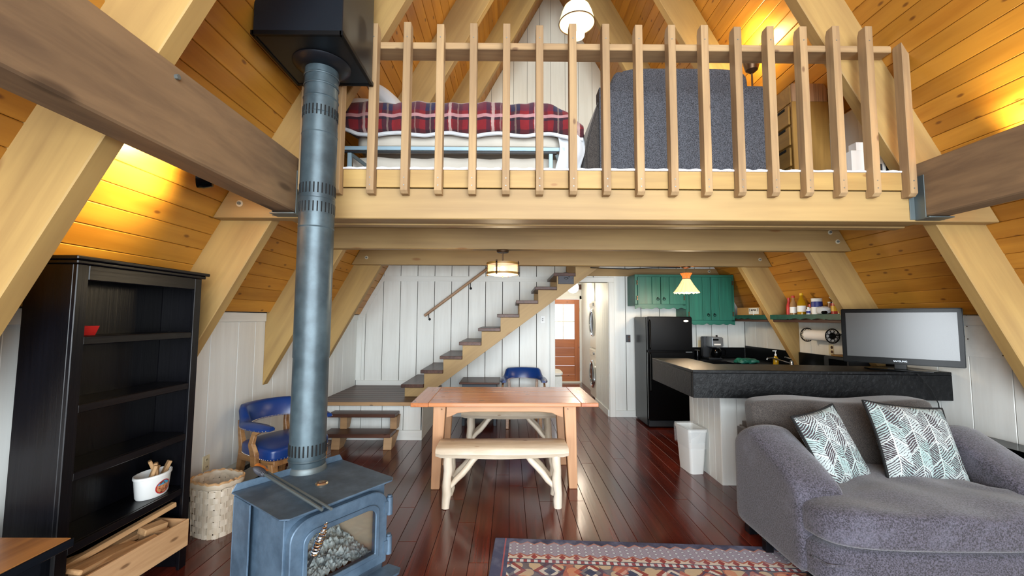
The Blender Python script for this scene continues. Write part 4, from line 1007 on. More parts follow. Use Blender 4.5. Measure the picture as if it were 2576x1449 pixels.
t = thing('brown_jar', 'brown jar behind the canister on the crowded shelf', 'jar', (3.47, 4.50, SH)); MB().lathe([(.035, 0), (.038, .06), (.03, .10), (.03, .12)], 16).done('jar_body', 'chairwood', t, None, 1); MB().lathe([(.031, .12), (.031, .135)], 16).done('lid', 'label', t, None, 1)
cb = thing('cardboard_box', 'brown cardboard box with a white shipping label on the short shelf', 'box')
MB().box(3.34, 3.50, 5.54, 6.13, SH, SH+.105).done('carton', 'cardboard', cb, None, 0, .002)
MB().box(3.3375, 3.3395, 5.60, 5.83, SH+.01, SH+.095).done('shipping_label', 'label', cb)
m = MB()
for i in range(5): m.box(3.3355, 3.3375, 5.66+.025*i, 5.675+.025*i, SH+.055, SH+.078)
for i in range(4): m.box(3.3355, 3.3375, 5.612, 5.628, SH+.05+.01*i, SH+.056+.01*i).box(3.3355, 3.3375, 5.80, 5.818, SH+.05+.01*i, SH+.056+.01*i)
m.done('printed_marks', 'slot', cb)
t = thing('snack_bag', 'small blue foil bag at the end of the short shelf', 'bag', (3.36, 5.43, SH)); MB().soft(.03, .05, .05, 3, 8, Matrix.Translation((0, 0, .05)), lambda v: v*(1+.1*noise.noise(v*50))).done('foil_bag', 'bluelab', t, None, 1)
t = thing('wood_peg', 'tiny pale wooden peg standing at the front of the cardboard box', 'peg', (3.325, 5.70, SH)); MB().box(-.004, .004, -.006, .006, 0, .06).done('peg_body', 'label', t)
# paper towel roll on the right wall
pt = thing('paper_towel_holder', 'paper towel roll on a black scrolled iron wall holder', 'paper towels')
MB().cyl((3.535, 4.60, 1.318), (3.535, 4.96, 1.318), .062, n=28).done('paper_roll', 'paper', pt, None, 1)
for yy in (4.585, 4.975):
    m = MB(); X = Matrix.Translation((3.535, yy, 1.318)) @ Matrix.Rotation(PI/2, 4, 'X')
    for R_ in (.078, .03): m.tube([X @ Vector((R_*math.cos(2*PI*k/28), R_*math.sin(2*PI*k/28), 0)) for k in range(28)], .0055, 6, True)
    for j in range(8):
        a = 2*PI*j/8; m.tube([X @ Vector((.053*math.cos(a)+.0195*math.cos(2*PI*k/12), .053*math.sin(a)+.0195*math.sin(2*PI*k/12), 0)) for k in range(12)], .003, 5, True)
    m.ball((3.535, yy, 1.318), .03, 12, (1, .25, 1)); m.tube([(3.535, yy, 1.318), (3.60, yy, 1.325), (3.642, yy, 1.335)], .006, 6)
    m.done('scroll_disc', 'iron', pt, None, 1)
# coffee maker
cm = thing('coffee_maker', 'silver and black drip coffee maker on the back counter', 'coffee maker')
MB().box(2.90, 3.10, 6.12, 6.36, .911, .935).box(2.89, 3.10, 6.28, 6.36, .935, 1.235).done('body', 'darkgrey', cm, None, 0, .01, 2)
MB().box(2.94, 3.105, 6.09, 6.29, 1.09, 1.235).done('brew_head', 'silver', cm, None, 0, .012, 2)
MB().box(2.95, 3.03, 6.084, 6.09, 1.185, 1.21).done('display', 'tvframe', cm); MB().box(2.965, 3.06, 6.084, 6.09, 1.12, 1.14).done('name_strip', 'label', cm)
MB().lathe([(.055, .937), (.075, .98), (.068, 1.05), (.048, 1.075)], 24, Matrix.Translation((3.03, 6.17, 0))).done('carafe', 'tvframe', cm, None, 1)
MB().tube([(3.08, 6.12, 1.06), (3.12, 6.08, 1.05), (3.12, 6.08, .98), (3.09, 6.11, .96)], .009, 6).done('carafe_handle', 'tvframe', cm, None, 1)
MB().cyl((3.06, 6.2, 1.235), (3.06, 6.2, 1.262), .013, n=12).done('lid_knob', 'tvframe', cm, None, 1)
t = thing('black_canister', 'small black canister between fridge and coffee maker', 'canister', (2.73, 6.12, .911)); MB().lathe([(.04, 0), (.04, .12), (.036, .135)], 20).done('canister_body', 'tvframe', t, None, 1)
t = thing('dish_soap', 'yellow hand soap pump bottle beside the sink faucet', 'soap bottle', (3.385, 5.35, .911)); MB().lathe([(.03, 0), (.032, .02), (.032, .09), (.012, .125)], 18).done('soap_bottle', 'oil', t, None, 1)
MB().lathe([(.012, .125), (.012, .145), (.005, .15), (.005, .185)], 12).box(-.035, .012, -.006, .006, .18, .192).done('pump', 'plastic', t, None, 0)
fc = thing('sink_faucet', 'chrome single-lever sink faucet on the side counter', 'faucet')
MB().lathe([(.025, .911), (.022, .94), (.02, .97), (.014, .99)], 16, Matrix.Translation((3.50, 5.22, 0))).tube([(3.50, 5.22, .95), (3.44, 5.26, .97), (3.33, 5.33, 1.01), (3.29, 5.36, 1.005), (3.28, 5.365, .985)], .010, 10).done('spout', 'chrome', fc, None, 1)
MB().tube([(3.50, 5.22, .99), (3.49, 5.22, 1.01), (3.43, 5.24, 1.03)], .007, 8).done('lever', 'chrome', fc, None, 1)
t = thing('dish_cloth', 'crumpled green dish cloth lying by the sink', 'cloth', (3.16, 5.62, .911))
MB().soft(.14, .09, .032, 3, 12, Matrix.Translation((0, 0, .03)), lambda v: v*(1+.25*noise.noise(v*18))+Vector((0, 0, .015*noise.noise(v*30)))).done('cloth', 'green', t, None, 1)
to = thing('toaster_oven', 'dark toaster oven on the side counter behind the television', 'toaster oven')
MB().box(3.36, 3.60, 4.16, 4.50, .92, 1.115).done('oven_body', 'darkgrey', to, None, 0, .008, 2); MB().box(3.352, 3.36, 4.19, 4.42, .95, 1.09).done('oven_door', 'tvframe', to, None, 0, .002)
box('cutting_board', 3.38, 3.60, 4.16, 4.42, 1.14, 1.155, 'dresser', None); tag(bpy.data.objects['cutting_board'], 'thin wooden cutting board lying on the toaster oven', 'cutting board')
bpy.data.objects['cutting_board'].location.z -= .02
# ================================================================== TELEVISION on the bar
TX = math.radians(-43.5)
tv = thing('television', 'flat black television standing turned on the right end of the bar', 'television', (3.325, 3.575, 1.071), TX)
MB().prism([(-.381, .05), (.381, .05), (.384, .30), (.381, .525), (-.381, .525), (-.384, .30)], -.028, .03, 'xz').done('frame', 'tvframe', tv, None, 0, .006, 3)
MB().box(-.25, .25, .03, .06, .12, .44).done('rear_housing', 'darkgrey', tv, None, 0, .01, 2)
MB().box(-.349, .349, -.0295, -.028, .105, .49).done('screen', 'screen', tv)
MB().box(-.04, .04, -.01, .03, .008, .06).done('stand_neck', 'tvframe', tv, None, 0, .003)
MB().prism([(-.20, -.07), (.20, -.07), (.24, 0), (.20, .07), (-.20, .07), (-.24, 0)], 0, .01, 'xy').done('stand_base', 'tvframe', tv, None, 0, .003)
text('maker_name', 'SAMSUNG', .019, 'silver', tv, Matrix.Translation((.0, -.0295, .072)) @ Matrix.Rotation(PI/2, 4, 'X'))
cd = thing('power_cord', 'thin black television cord hanging down over the bar front', 'cord')
MB().tube([(3.34, 3.60, 1.085), (3.36, 3.50, 1.078), (3.375, 3.45, 1.03), (3.44, 3.44, .93), (3.50, 3.45, .82), (3.53, 3.47, .70), (3.55, 3.50, .52)], .004, 6).done('cord', 'slot', cd, None, 1)
tag(MB().box(XKR-.006, XKR-.001, 3.05, 3.345, 1.213, 1.478).done('wall_patch', 'white', None, None, 0, .001), 'plain white patch panel screwed to the right wall behind the television', 'panel')
m = MB()
for yy, z_ in ((3.09, 1.45), (3.32, 1.45), (3.09, 1.34), (3.32, 1.35), (3.09, 1.24)): m.ball((XKR-.006, yy, z_), .005, 8)
m.done('panel_screws', 'bronze', bpy.data.objects['wall_patch'])
# trash can
tc = thing('trash_can', 'white plastic trash can with a clear liner beside the bar', 'trash can', (1.818, 4.27, 0), math.radians(5))
def rr(a, b, z, r=.03, n=5):
    P = []
    for cx_, cy_, a0 in ((a-r, b-r, 0), (-a+r, b-r, 90), (-a+r, -b+r, 180), (a-r, -b+r, 270)):
        for k in range(n): an = math.radians(a0+90*k/(n-1)); P.append((cx_+r*math.cos(an), cy_+r*math.sin(an), z))
    return P
MB().rings([rr(.068, .12, 0), rr(.092, .145, .40), rr(.098, .151, .402), rr(.098, .151, .425), rr(.088, .141, .425), rr(.066, .118, .01)]).done('bin', 'plastic', tc, None, 1)
def wob(P, s): return [(x*(1+.05*noise.noise(Vector((x*30, y*30, s)))), y*(1+.05*noise.noise(Vector((y*30, x*30, s+3)))), z+.012*noise.noise(Vector((x*25, y*25, s+7)))) for x, y, z in P]
MB().rings([wob(rr(.086, .139, .30), 1), wob(rr(.092, .147, .43), 2), wob(rr(.104, .158, .438), 3), wob(rr(.108, .162, .41), 4), wob(rr(.106, .160, .33), 5), wob(rr(.104, .157, .25), 6)], False).done('liner', 'bag', tc, None, 1)
# ================================================================== LIGHT FITTINGS
cl_ = thing('drum_ceiling_light', 'round bronze and seeded-glass drum light hanging above the dining table', 'ceiling light', (-.07, 4.005, 0))
MB().lathe([(.056, 2.154), (.058, 2.146), (.058, 2.132), (.05, 2.126), (.001, 2.126)], 28).done('canopy', 'bronze', cl_, None, 1)
MB().cyl((0, 0, 2.126), (0, 0, 2.03), .006, n=10).done('stem', 'bronze', cl_)
for z in (2.018, 1.925): MB().lathe([(.150, z-.010), (.157, z-.010), (.157, z+.010), (.150, z+.010)], 40, None, False).done('hoop', 'dresser', cl_, None, 1)
MB().lathe([(.144, 1.925), (.144, 2.02)], 40, None, False).done('glass_drum', 'seeded', cl_, None, 1)
MB().lathe([(.148, 1.917), (.10, 1.905), (.001, 1.900)], 32, None, False).done('bottom_diffuser', 'bell', cl_, None, 1)
MB().lathe([(.15, 2.026), (.03, 2.032), (.001, 2.033)], 32, None, False).done('top_pan', 'bronze', cl_, None, 1)
for k in range(4):
    a = math.radians(-110+90*k); c, s_ = math.cos(a), math.sin(a)
    stick('strap', (.159*c, .159*s_, 1.905), (.159*c, .159*s_, 2.04), .016, .006, 'bronze', cl_, (c, s_, 0), .001)
    MB().ball((.163*c, .163*s_, 2.02), .007, 8).ball((.163*c, .163*s_, 1.925), .007, 8).done('rivet', 'iron', cl_)
for a in (1.6, 4.7, 3.2): MB().ball((.06*math.cos(a), .06*math.sin(a), 1.965), .026, 14).done('bulb', 'bulb', cl_, None, 1)
MB().ball((0, 0, 1.896), .008, 8).done('finial', 'bronze', cl_)
point('drum_light', (-.07, 4.005, 1.85), 16, (1, .80, .52), .12)
tf = thing('pleated_pendant', 'small pleated art-glass pendant lamp with amber top in the kitchen', 'pendant lamp', (2.215, 5.22, 0))
MB().lathe([(.055, 2.154), (.055, 2.14), (.02, 2.125)], 20).cyl((0, 0, 2.13), (0, 0, 2.08), .006).done('canopy', 'bronze', tf, None, 1)
def pleat(prof, n, amp, mat, name):
    rs = []
    for r, z in prof: rs.append([(r*(1+amp*math.cos(n*2*PI*k/(n*6)))*math.cos(2*PI*k/(n*6)), r*(1+amp*math.cos(n*2*PI*k/(n*6)))*math.sin(2*PI*k/(n*6)), z+(.012*abs(math.cos(n*PI*k/(n*6))) if z < 1.83 else 0)) for k in range(n*6)])
    MB().rings(rs, False).done(name, mat, tf, None, 1)
pleat([(.150, 1.815), (.125, 1.86), (.085, 1.92), (.055, 1.975), (.042, 2.0)], 16, .045, 'tiff', 'shade')
pleat([(.042, 2.0), (.045, 2.03), (.068, 2.07)], 16, .06, 'tiffred', 'shade_crown')
MB().tube([(.043*math.cos(2*PI*k/20), .043*math.sin(2*PI*k/20), 2.0) for k in range(20)], .004, 6, True).done('waist_ring', 'brass', tf, None, 1)
MB().ball((0, 0, 1.85), .038, 14).done('bulb', 'bulb', tf, None, 1)
point('kitchen_light', (2.215, 5.22, 1.77), 26, (1, .80, .55), .08)
wr = tag(MB().tube([(1.02, 5.26, 2.140), (1.2, 5.26, 2.132), (1.5, 5.26, 2.125), (1.8, 5.26, 2.142), (2.16, 5.26, 2.148)], .006, 6).done('cable', 'slot', None, None, 1), 'black cable slung along the underside of the third tie beam', 'cable')
# ================================================================== LOFT
bd_ = thing('sofa_bed', 'unfolded steel-framed sofa bed with cream mattress in the loft', 'bed')
BX0, BX1, BY = -1.30, .47, 3.17
MB().soft((BX1-BX0)/2-.03, .41, .07, 8, 10, Matrix.Translation(((BX0+BX1)/2+.03, BY+.43, 2.90))).done('mattress', 'sheet', bd_, None, 1)
box('side_rail', BX0, .42, BY-.005, BY+.012, 2.795, 2.825, 'bluesteel', bd_, .003); box('side_rail', BX0, .42, BY+.82, BY+.84, 2.795, 2.825, 'bluesteel', bd_, .003)
box('under_rail', BX0, .36, BY+.005, BY+.025, 2.778, 2.792, 'darkgrey', bd_, .002)
for xa in (-1.27, .30): box('leg', xa, xa+.03, BY+.01, BY+.035, 2.494, 2.79, 'bluesteel', bd_, .002); box('leg', xa, xa+.03, BY+.80, BY+.825, 2.494, 2.79, 'bluesteel', bd_, .002)
stick('diagonal_brace', (-1.25, BY+.03, 2.775), (-1.02, BY+.03, 2.60), .028, .012, 'steel', bd_, (0, 1, 0)); stick('diagonal_brace', (.36, BY+.03, 2.78), (.44, BY+.03, 2.60), .03, .012, 'steel', bd_, (0, 1, 0))
MB().grid(40, 8, lambda u, v: (-1.27+1.66*u, BY+.12+.012*math.sin(u*40)+.01*math.sin(u*17+v*3), 2.50+.28*v)).done('dust_cover', 'sheet', bd_, None, 1)
def plaid():
    t = T('red_plaid'); x, y, z = t.xyz(); n = t.noise(t.tc.outputs['Object'], 14, 4, .6); x = (x+(n-.5)*.02)*1.4
    def st(c, a, b, per): q = ((c-a)/per).frac()*per; return q.lt(b-a)
    c = t.mix(0.0, '#7c0e1a', '#7c0e1a'); P = .46; w_ = z+y*.0
    c = t.mix(st(x, .00, .10, P)*.75, c, '#0c1024'); c = t.mix(st(x, .20, .24, P)*.6, c, '#101430'); c = t.mix(st(x, .30, .40, P)*.45, c, '#2a0812')
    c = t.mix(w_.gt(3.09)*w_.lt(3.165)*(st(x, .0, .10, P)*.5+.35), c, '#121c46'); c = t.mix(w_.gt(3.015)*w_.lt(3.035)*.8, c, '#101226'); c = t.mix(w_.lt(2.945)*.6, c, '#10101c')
    c = t.mix(st(x, .045, .062, P)*.6, c, '#8a786c'); c = t.mix(st(x, .252, .285, P)*.7, c, '#c8b0a8'); c = t.mix(st(x, .345, .36, P)*.5, c, '#9a7c74')
    c = t.mix(w_.gt(3.035)*w_.lt(3.06)*.75, c, '#c8989a'); c = t.mix(w_.gt(3.18)*w_.lt(3.19)*.5, c, '#2a2a40'); c = t.bright(c, n*.8+.6)
    t.color(c); f = t.noise(t.tc.outputs['Object'], 220, 2, .6); t.bump(f, .002, .5); return t.set(roughness=.85, sheen_weight=.4)
M['plaid'] = plaid()
cf = thing('plaid_comforter', 'puffy red and navy plaid comforter spread over the loft sofa bed', 'comforter')
rs = []; N = 90; xa, xb = BX0-.01, .56
for i in range(N+1):
    u = i/N; x_ = xa+(xb-xa)*u; ze = 0 if u < .84 else ((u-.84)/.16)**1.7*.20; e0 = max(0, 1-u*16)*.05
    w1 = .008*math.sin(u*38)+.008*math.sin(u*91+1); top = 3.205-ze-e0+.006*math.sin(u*24); bt = 2.915-ze*.15+.010*math.sin(u*30+1)+e0*.7-.0
    h_ = top-bt
    rs.append([(x_, BY-.01+w1*.3, bt), (x_, BY-.055+w1, bt+h_*.15), (x_, BY-.065+w1, bt+h_*.5), (x_, BY-.045+w1, bt+h_*.82), (x_, BY+.02+w1, top-.012), (x_, BY+.12, top), (x_, BY+.45, top+.005), (x_, BY+.78, top), (x_, BY+.83, bt+h_*.5), (x_, BY+.80, bt), (x_, BY+.45, bt+.09)])
MB().rings(rs).done('quilted_cover', 'plaid', cf, None, 1, 0, 1, 80)
MB().tube([(r_[0][0], r_[0][1]-.022, r_[0][2]-.004) for r_ in rs], .015, 8).done('fleece_hem', 'whitefab', cf, None, 1)
MB().grid(16, 14, lambda u, v: (.36+.20*u+.02*math.sin(v*5), BY-.03+.03*math.sin(u*7)+.012*math.sin(v*9), 2.93-.36*v*(1-.1*u))).grid(16, 14, lambda u, v: (.56+.02*math.sin(u*6+v*4)-.02*v, BY-.03+.5*u, 2.97-.36*v)).done('hanging_fleece_fold', 'whitefab', cf, None, 1)
for i, (px_, pz_, rx, py_, lab) in enumerate(((-.98, 3.33, .75, .26, 'white pillow standing up behind the plaid comforter at the loft'), (-1.10, 3.21, .1, .2, 'grey-white pillow lying low at the left end of the loft bed'))):
    p = thing('pillow', lab, 'pillow', (0, 0, 0)); MB().soft(.17, .15, .07, 4, 14, Matrix.Translation((px_-.06, BY+py_, pz_)) @ Matrix.Rotation(rx, 4, 'Y') @ Matrix.Rotation(rx*.3, 4, 'X'), None, True).done('pillow_body', 'whitefab', p, None, 1)
ls = thing('loft_loveseat', 'charcoal tweed loveseat in the loft seen from behind', 'sofa')
LY0 = 3.17
MB().box(.70, 2.02, LY0, LY0+.16, 2.56, 3.345).done('back', 'loftsofa', ls, None, 0, .02, 3)
for xa, xb in ((.56, .70), (2.02, 2.10)):
    pass
MB().prism([(.70, 2.56), (.70, 3.24), (.655, 3.10), (.61, 2.95), (.585, 2.80), (.585, 2.56)], LY0+.02, LY0+.85, 'xz').done('arm', 'couchback', ls, None, 0, .02, 3)
MB().prism([(2.02, 2.56), (2.02, 3.16), (2.08, 3.12), (2.10, 2.56)], LY0+.02, LY0+.85, 'xz').done('arm', 'loftsofa', ls, None, 0, .02, 3)
MB().soft(.53, .09, .20, 6, 12, Matrix.Translation((1.375, LY0+.115, 3.31))).done('back_cushion', 'loftsofa', ls, None, 1)
MB().soft(.10, .09, .16, 5, 10, Matrix.Translation((.88, LY0+.13, 3.32)) @ Matrix.Rotation(.35, 4, 'Y')).done('cushion_corner', 'loftsofa', ls, None, 1)
MB().soft(.64, .34, .10, 7, 10, Matrix.Translation((1.36, LY0+.50, 2.86))).done('seat_cushion', 'loftsofa', ls, None, 1)
for xa in (.74, 1.92):
    for ya in (LY0+.03, LY0+.76): box('foot', xa, xa+.06, ya, ya+.06, 2.493, 2.56, 'bluesteel', ls)
MB().box(.70, 2.02, LY0+.16, LY0+.84, 2.56, 2.76).done('seat_base', 'loftsofa', ls, None, 0, .01, 2)
ds = thing('loft_dresser', 'small wooden drawer chest at the right end of the loft', 'dresser')
box('side', 2.305, 2.605, 3.30, 3.32, 2.56, 3.285, 'dresser', ds, .003); box('carcass', 2.315, 2.60, 3.32, 3.58, 2.56, 3.285, 'dresser', ds, .002)
for i in range(4):
    d = box('drawer', 2.297, 2.315, 3.335, 3.57, 2.58+.175*i, 2.735+.175*i, 'dresser', ds, .004); box('finger_slot', 2.293, 2.298, 3.38, 3.52, 2.715+.175*i, 2.735+.175*i, 'slot', d, 0)
box('foot_rail', 2.33, 2.59, 3.31, 3.56, 2.493, 2.56, 'tread', ds)
bxs = thing('wooden_chest', 'striped wooden box sitting on top of the loft dresser', 'box')
x_ = 2.315
while x_ < 2.59: box('slat', x_, x_+.034, 3.305, 3.325, 3.287, 3.44, 'dresstop', bxs, .001); x_ += .036
box('box_body', 2.31, 2.60, 3.326, 3.56, 3.287, 3.44, 'dresser', bxs, .003)
bh = thing('loft_heater', 'dark baseboard heater at the foot of the loft side wall', 'heater'); box('casing', 2.645, 2.699, 2.95, 3.27, 2.494, 2.63, 'darkgrey', bh); box('front_strip', 2.640, 2.645, 2.95, 3.27, 2.58, 2.60, 'steel', bh, .001)
wbx = thing('white_carton', 'small white carton standing on the loft floor behind the last balusters', 'box'); MB().box(2.42, 2.52, 2.88, 2.95, 2.494, 2.70).done('carton', 'label', wbx, None, 0, .003); MB().box(2.46, 2.52, 2.885, 2.95, 2.70, 2.76).done('flap', 'label', wbx)
# bell pendant in the loft
bp = thing('bell_pendant', 'glowing white bell-shaped pendant lamp hanging in the loft gable', 'pendant lamp', (.692, 4.2, 0))
MB().lathe([(.185, 4.60), (.180, 4.64), (.160, 4.71), (.135, 4.77), (.09, 4.815), (.04, 4.84), (.02, 4.85)], 36, None, False).done('shade', 'bell', bp, None, 1)
MB().tube([(.186*math.cos(2*PI*k/40), .186*math.sin(2*PI*k/40), 4.60) for k in range(40)], .006, 6, True).done('rim', 'bronze', bp, None, 1)
MB().lathe([(.178, 4.602), (.12, 4.56), (.085, 4.51), (.08, 4.46), (.001, 4.455)], 30).done('lower_diffuser', 'bell', bp, None, 1)
MB().cyl((0, 0, 4.85), (0, 0, 6.75), .006).done('cord', 'bronze', bp)
point('loft_pendant_light', (.692, 4.2, 4.38), 26, (1, .86, .62), .12)
# torchiere in the loft
tl = thing('torchiere_lamp', 'slim uplight floor lamp glowing behind the loft loveseat', 'floor lamp', (2.165, 3.60, 0))
MB().lathe([(.09, 2.493), (.09, 2.51), (.01, 2.52)], 20).cyl((0, 0, 2.51), (0, 0, 3.70), .008).done('pole', 'bronze', tl, None, 1)
MB().lathe([(.012, 3.70), (.05, 3.73), (.07, 3.80), (.075, 3.86), (.070, 3.86), (.045, 3.75), (.001, 3.72)], 24).done('bowl', 'bronze', tl, None, 1)
MB().ball((0, 0, 3.82), .03, 12).done('bulb', 'bulb', tl, None, 1)
point('torchiere_light', (2.165, 3.60, 3.93), 24, (1, .78, .34), .03)
# spot fixtures on the brown beams
def sconce(loc, aim, lab, e):
    t = thing('beam_spotlight', lab, 'spotlight'); L_ = Vector(loc); d = (Vector(aim)-L_).normalized()
    X = Matrix.Translation(L_) @ d.to_track_quat('Z', 'Y').to_matrix().to_4x4()
    MB().lathe([(.02, -.05), (.045, -.045), (.06, -.01), (.062, .02), (.056, .02), (.05, -.02), (.001, -.03)], 28, X).done('housing', 'tvframe', t, None, 1)
    MB().lathe([(.045, -.012), (.001, -.010)], 24, X).done('lamp_face', 'bulb', t)
    MB().tube([X @ Vector((0, 0, -.05)), L_+Vector((.04 if loc[0] < 0 else -.04, 0, .04)), L_+Vector((.075 if loc[0] < 0 else -.075, 0, .06))], .008, 6).done('arm', 'tvframe', t, None, 1)
    s = bpy.data.lights.new('spot', 'SPOT'); s.energy = e; s.color = (1, .82, .38); s.spot_size = math.radians(150); s.spot_blend = .8; s.shadow_soft_size = .04
    o = bpy.data.objects.new('spot', s); COL.objects.link(o); o.location = L_+d*.03; o.rotation_euler = d.to_track_quat('-Z', 'Y').to_euler()
sconce((-1.625, 2.17, 2.235), (-1.99, 1.98, 2.25), 'black spotlight behind the upper left beam lighting the pine boards', 60)
sconce((2.92, 2.30, 2.46), (3.1, 2.15, 2.75), 'black spotlight hidden behind the right beam lighting the pine boards', 55)
# ================================================================== BIG ARMCHAIR
ac = thing('armchair', 'oversized grey chenille armchair in the right foreground', 'armchair')
AX0, AX1, IX0, IX1 = 1.645, 3.245, 1.93, 2.96
def armf(cx, inner):
    """arm block: back at y 3.14, nose at y 2.46; top falls toward the nose"""
    def f(v):
        u = max(0, min(1, (v.y+.34)/.68))        # 0 nose .. 1 back
        top = .535+.235*min(1, u*1.45)**.8-.11*max(0, (u-.72)/.28)**1.6
        s = (v.z/.31+1)/2
        z = .07+(top-.07)*s
        if s > .8: z -= .03*abs(v.x/.145)**2*(s-.8)*5
        flare = .03*s*(1 if inner > 0 else -1)*-1*max(0, 1-u)
        nose = .02*(1-s)*(1-u)
        return Vector((cx+v.x+flare*0, 2.80+v.y-nose, z))
    return f
MB().soft(.145, .34, .31, 13, 22, None, armf(AX0+.145, 1)).done('arm', 'couch', ac, None, 1, 0, 1, 60)
MB().soft(.145, .34, .31, 13, 22, None, armf(AX1-.145, -1)).done('arm', 'couch', ac, None, 1, 0, 1, 60)
MB().box(1.80, 3.09, 3.08, 3.40, .07, .70).done('back_frame', 'couchback', ac, None, 0, .04, 4)
def basef(v):
    fr = max(0, -v.y/.46); return Vector((2.445+v.x*(1-.01*fr), 2.78+v.y-.05*max(0, 1-(v.x/.78)**2)*fr, .175+v.z))
MB().soft(.775, .475, .115, 10, 16, None, basef).done('base', 'couch', ac, None, 1, 0, 1, 60)
MB().tube([(1.675, 2.40, .195), (1.70, 2.315, .195), (1.9, 2.285, .195), (2.445, 2.255, .195), (3.0, 2.285, .195), (3.19, 2.315, .195)], .006, 6).done('base_welt', 'couch', ac, None, 1)
def seatf(v):
    # T-cushion: wide in front of the arms, narrower between them
    y = v.y
    hw = .775 if y < -.17 else (.53 if y > -.08 else .53+.245*(-.08-y)/.09)
    f = max(0, -y/.42)
    z = .385+v.z+(.035*(1-(v.x/.775)**2)*(1-abs(y/.44)**3) if v.z > 0 else 0)
    z += .006*math.sin(v.x*14+y*9)+.005*math.sin(y*23+v.x*5) if v.z > 0 else 0
    return Vector((2.445+v.x/.775*hw, 2.66+y-.045*max(0, 1-(v.x/.775)**2)*f, z))
MB().soft(.775, .40, .10, 7, 40, None, seatf).done('seat_cushion', 'couch', ac, None, 1, 0, 1, 60)
def backf(v):
    u = v.x/.66; s = v.z/.22
    e = max(0, 1-abs(u)**4); ear = .03*abs(u)**8*(1 if s > 0 else 0)
    dip = -.012*math.sin(u*5+1)*(1 if s > 0 else 0)
    return Vector((2.455+v.x*1.015+.02*s, 3.135+v.y*(.55+.45*e)+.085*s-.012*math.sin(u*7)*(1-abs(s)), .685+v.z+ear*s+dip*s))
MB().soft(.665, .125, .215, 9, 30, None, backf).done('back_cushion', 'couchback', ac, None, 1, 0, 1, 60)
for xa in (1.68, 3.15):
    for ya in (2.40, 3.02): box('foot', xa, xa+.06, ya, ya+.06, 0, .075, 'black', ac)
box('foot', 1.652, 1.70, 2.78, 2.83, 0, .075, 'black', ac)
def pilm():
    t = T('leaf_stroke_print'); x, y, z = t.xyz(); n = t.noise(t.tc.outputs['Object'], 9, 3, .6); x = x+(n-.5)*.03; y = y+(n-.5)*.03
    cell = .135; fx = (x/cell).frac()-.5; par = (x/cell).floor().mod(2.0)
    lf = fx.lt(0)*2-1
    q = (y+fx.abs()*.11+par*.05)/.105; bi = q.floor(); bp_ = bi.mod(2.0)*2-1
    s_ = (x*lf*bp_*.75+y)/.0155
    jit = t.noise(t.vec(x*16, y*16, 0), 1, 3, .6)
    st = ((s_+jit*2.2)*6.2832).sin()
    dens = t.noise(t.vec((x/cell).floor()*3.7+lf*1.3, bi*2.3, 0), 1, 0, .5)
    dash = t.noise(t.vec(x*55, y*55, 3), 1, 2, .5)
    f = (st+(dens-.5)*3.2+(dash-.5)*2.0-.1).sm(-.1, .35)
    c = t.mix(f, '#a4aeae', '#3a3036'); edge = q.frac().lt(.07).max(fx.abs().lt(.025)); c = t.mix(edge*.85, c, '#bcc0be')
    tint = t.noise(t.vec(x*4, y*4, 0), 1, 2, .5); c = t.mix(tint.sm(.45, .6)*.45*(1-f), c, '#6f9c98'); t.color(c)
    return t.set(roughness=.9)
M['leafprint'] = pilm()
def pillow(lab, X, hx, hy, hz):
    t = thing('throw_pillow', lab, 'pillow')
    def w(v): return v+Vector((0, 0, .01*noise.noise(v*7)))
    MB().soft(hx, hy, hz, 4, 24, None, w, True).done('printed_cover', 'leafprint', t, X, 1, 0, 1, 80)
    pts = []
    N = 26
    for k in range(4*N):
        s, j = divmod(k, N); q = 2*j/N-1
        p = ((q, -1), (1, q), (-q, 1), (-1, -q))[s]
        pts.append((p[0]*hx*(1-.07*(1-p[1]**2)*abs(p[0])**3), p[1]*hy*(1-.07*(1-p[0]**2)*abs(p[1])**3), 0))
    MB().tube(pts, .009, 6, True).done('braided_piping', 'slot', t, X, 1)
pillow('larger leaf-print throw pillow in the middle of the grey armchair', frame((2.665, 2.79, .70), (1, .02, -.10), (.08, .42, .90)), .275, .245, .075)
pillow('leaf-print throw pillow tipped against the left arm of the armchair', frame((2.10, 2.78, .675), (.94, .33, .14), (-.45, .25, .85)), .20, .235, .065)
# media console and player at right edge
mc = thing('media_console', 'black low console against the right wall behind the armchair', 'console')
MB().box(3.30, XKR-.003, 2.74, 3.42, .55, .58).done('top', 'black', mc, None, 0, .003); MB().box(3.33, XKR-.003, 2.76, 3.40, .0, .55).done('carcass', 'black', mc, None, 0, .003)
dp = thing('disc_player', 'slim black disc player on the console at the right edge', 'disc player')
MB().box(3.42, 3.62, 2.80, 3.25, .588, .625).done('case', 'tvframe', dp, None, 0, .004); MB().box(3.44, 3.60, 2.84, 3.20, .581, .588).done('feet', 'darkgrey', dp)
ot = thing('ottoman', 'dark tufted ottoman squeezed between armchair and right wall', 'ottoman')
MB().soft(.18, .26, .14, 6, 16, Matrix.Translation((3.445, 2.46, .41)), lambda v: v+Vector((0, 0, -.006*abs(math.sin(v.x*26)*math.sin(v.y*26)) if v.z > 0 else 0))).done('cushion', 'darkgrey', ot, None, 1)
MB().box(3.28, 3.61, 2.22, 2.70, .05, .30).done('base', 'darkgrey', ot, None, 0, .01)
for xa in (3.29, 3.56):
    for ya in (2.23, 2.65): box('foot', xa, xa+.04, ya, ya+.04, 0, .05, 'black', ot)
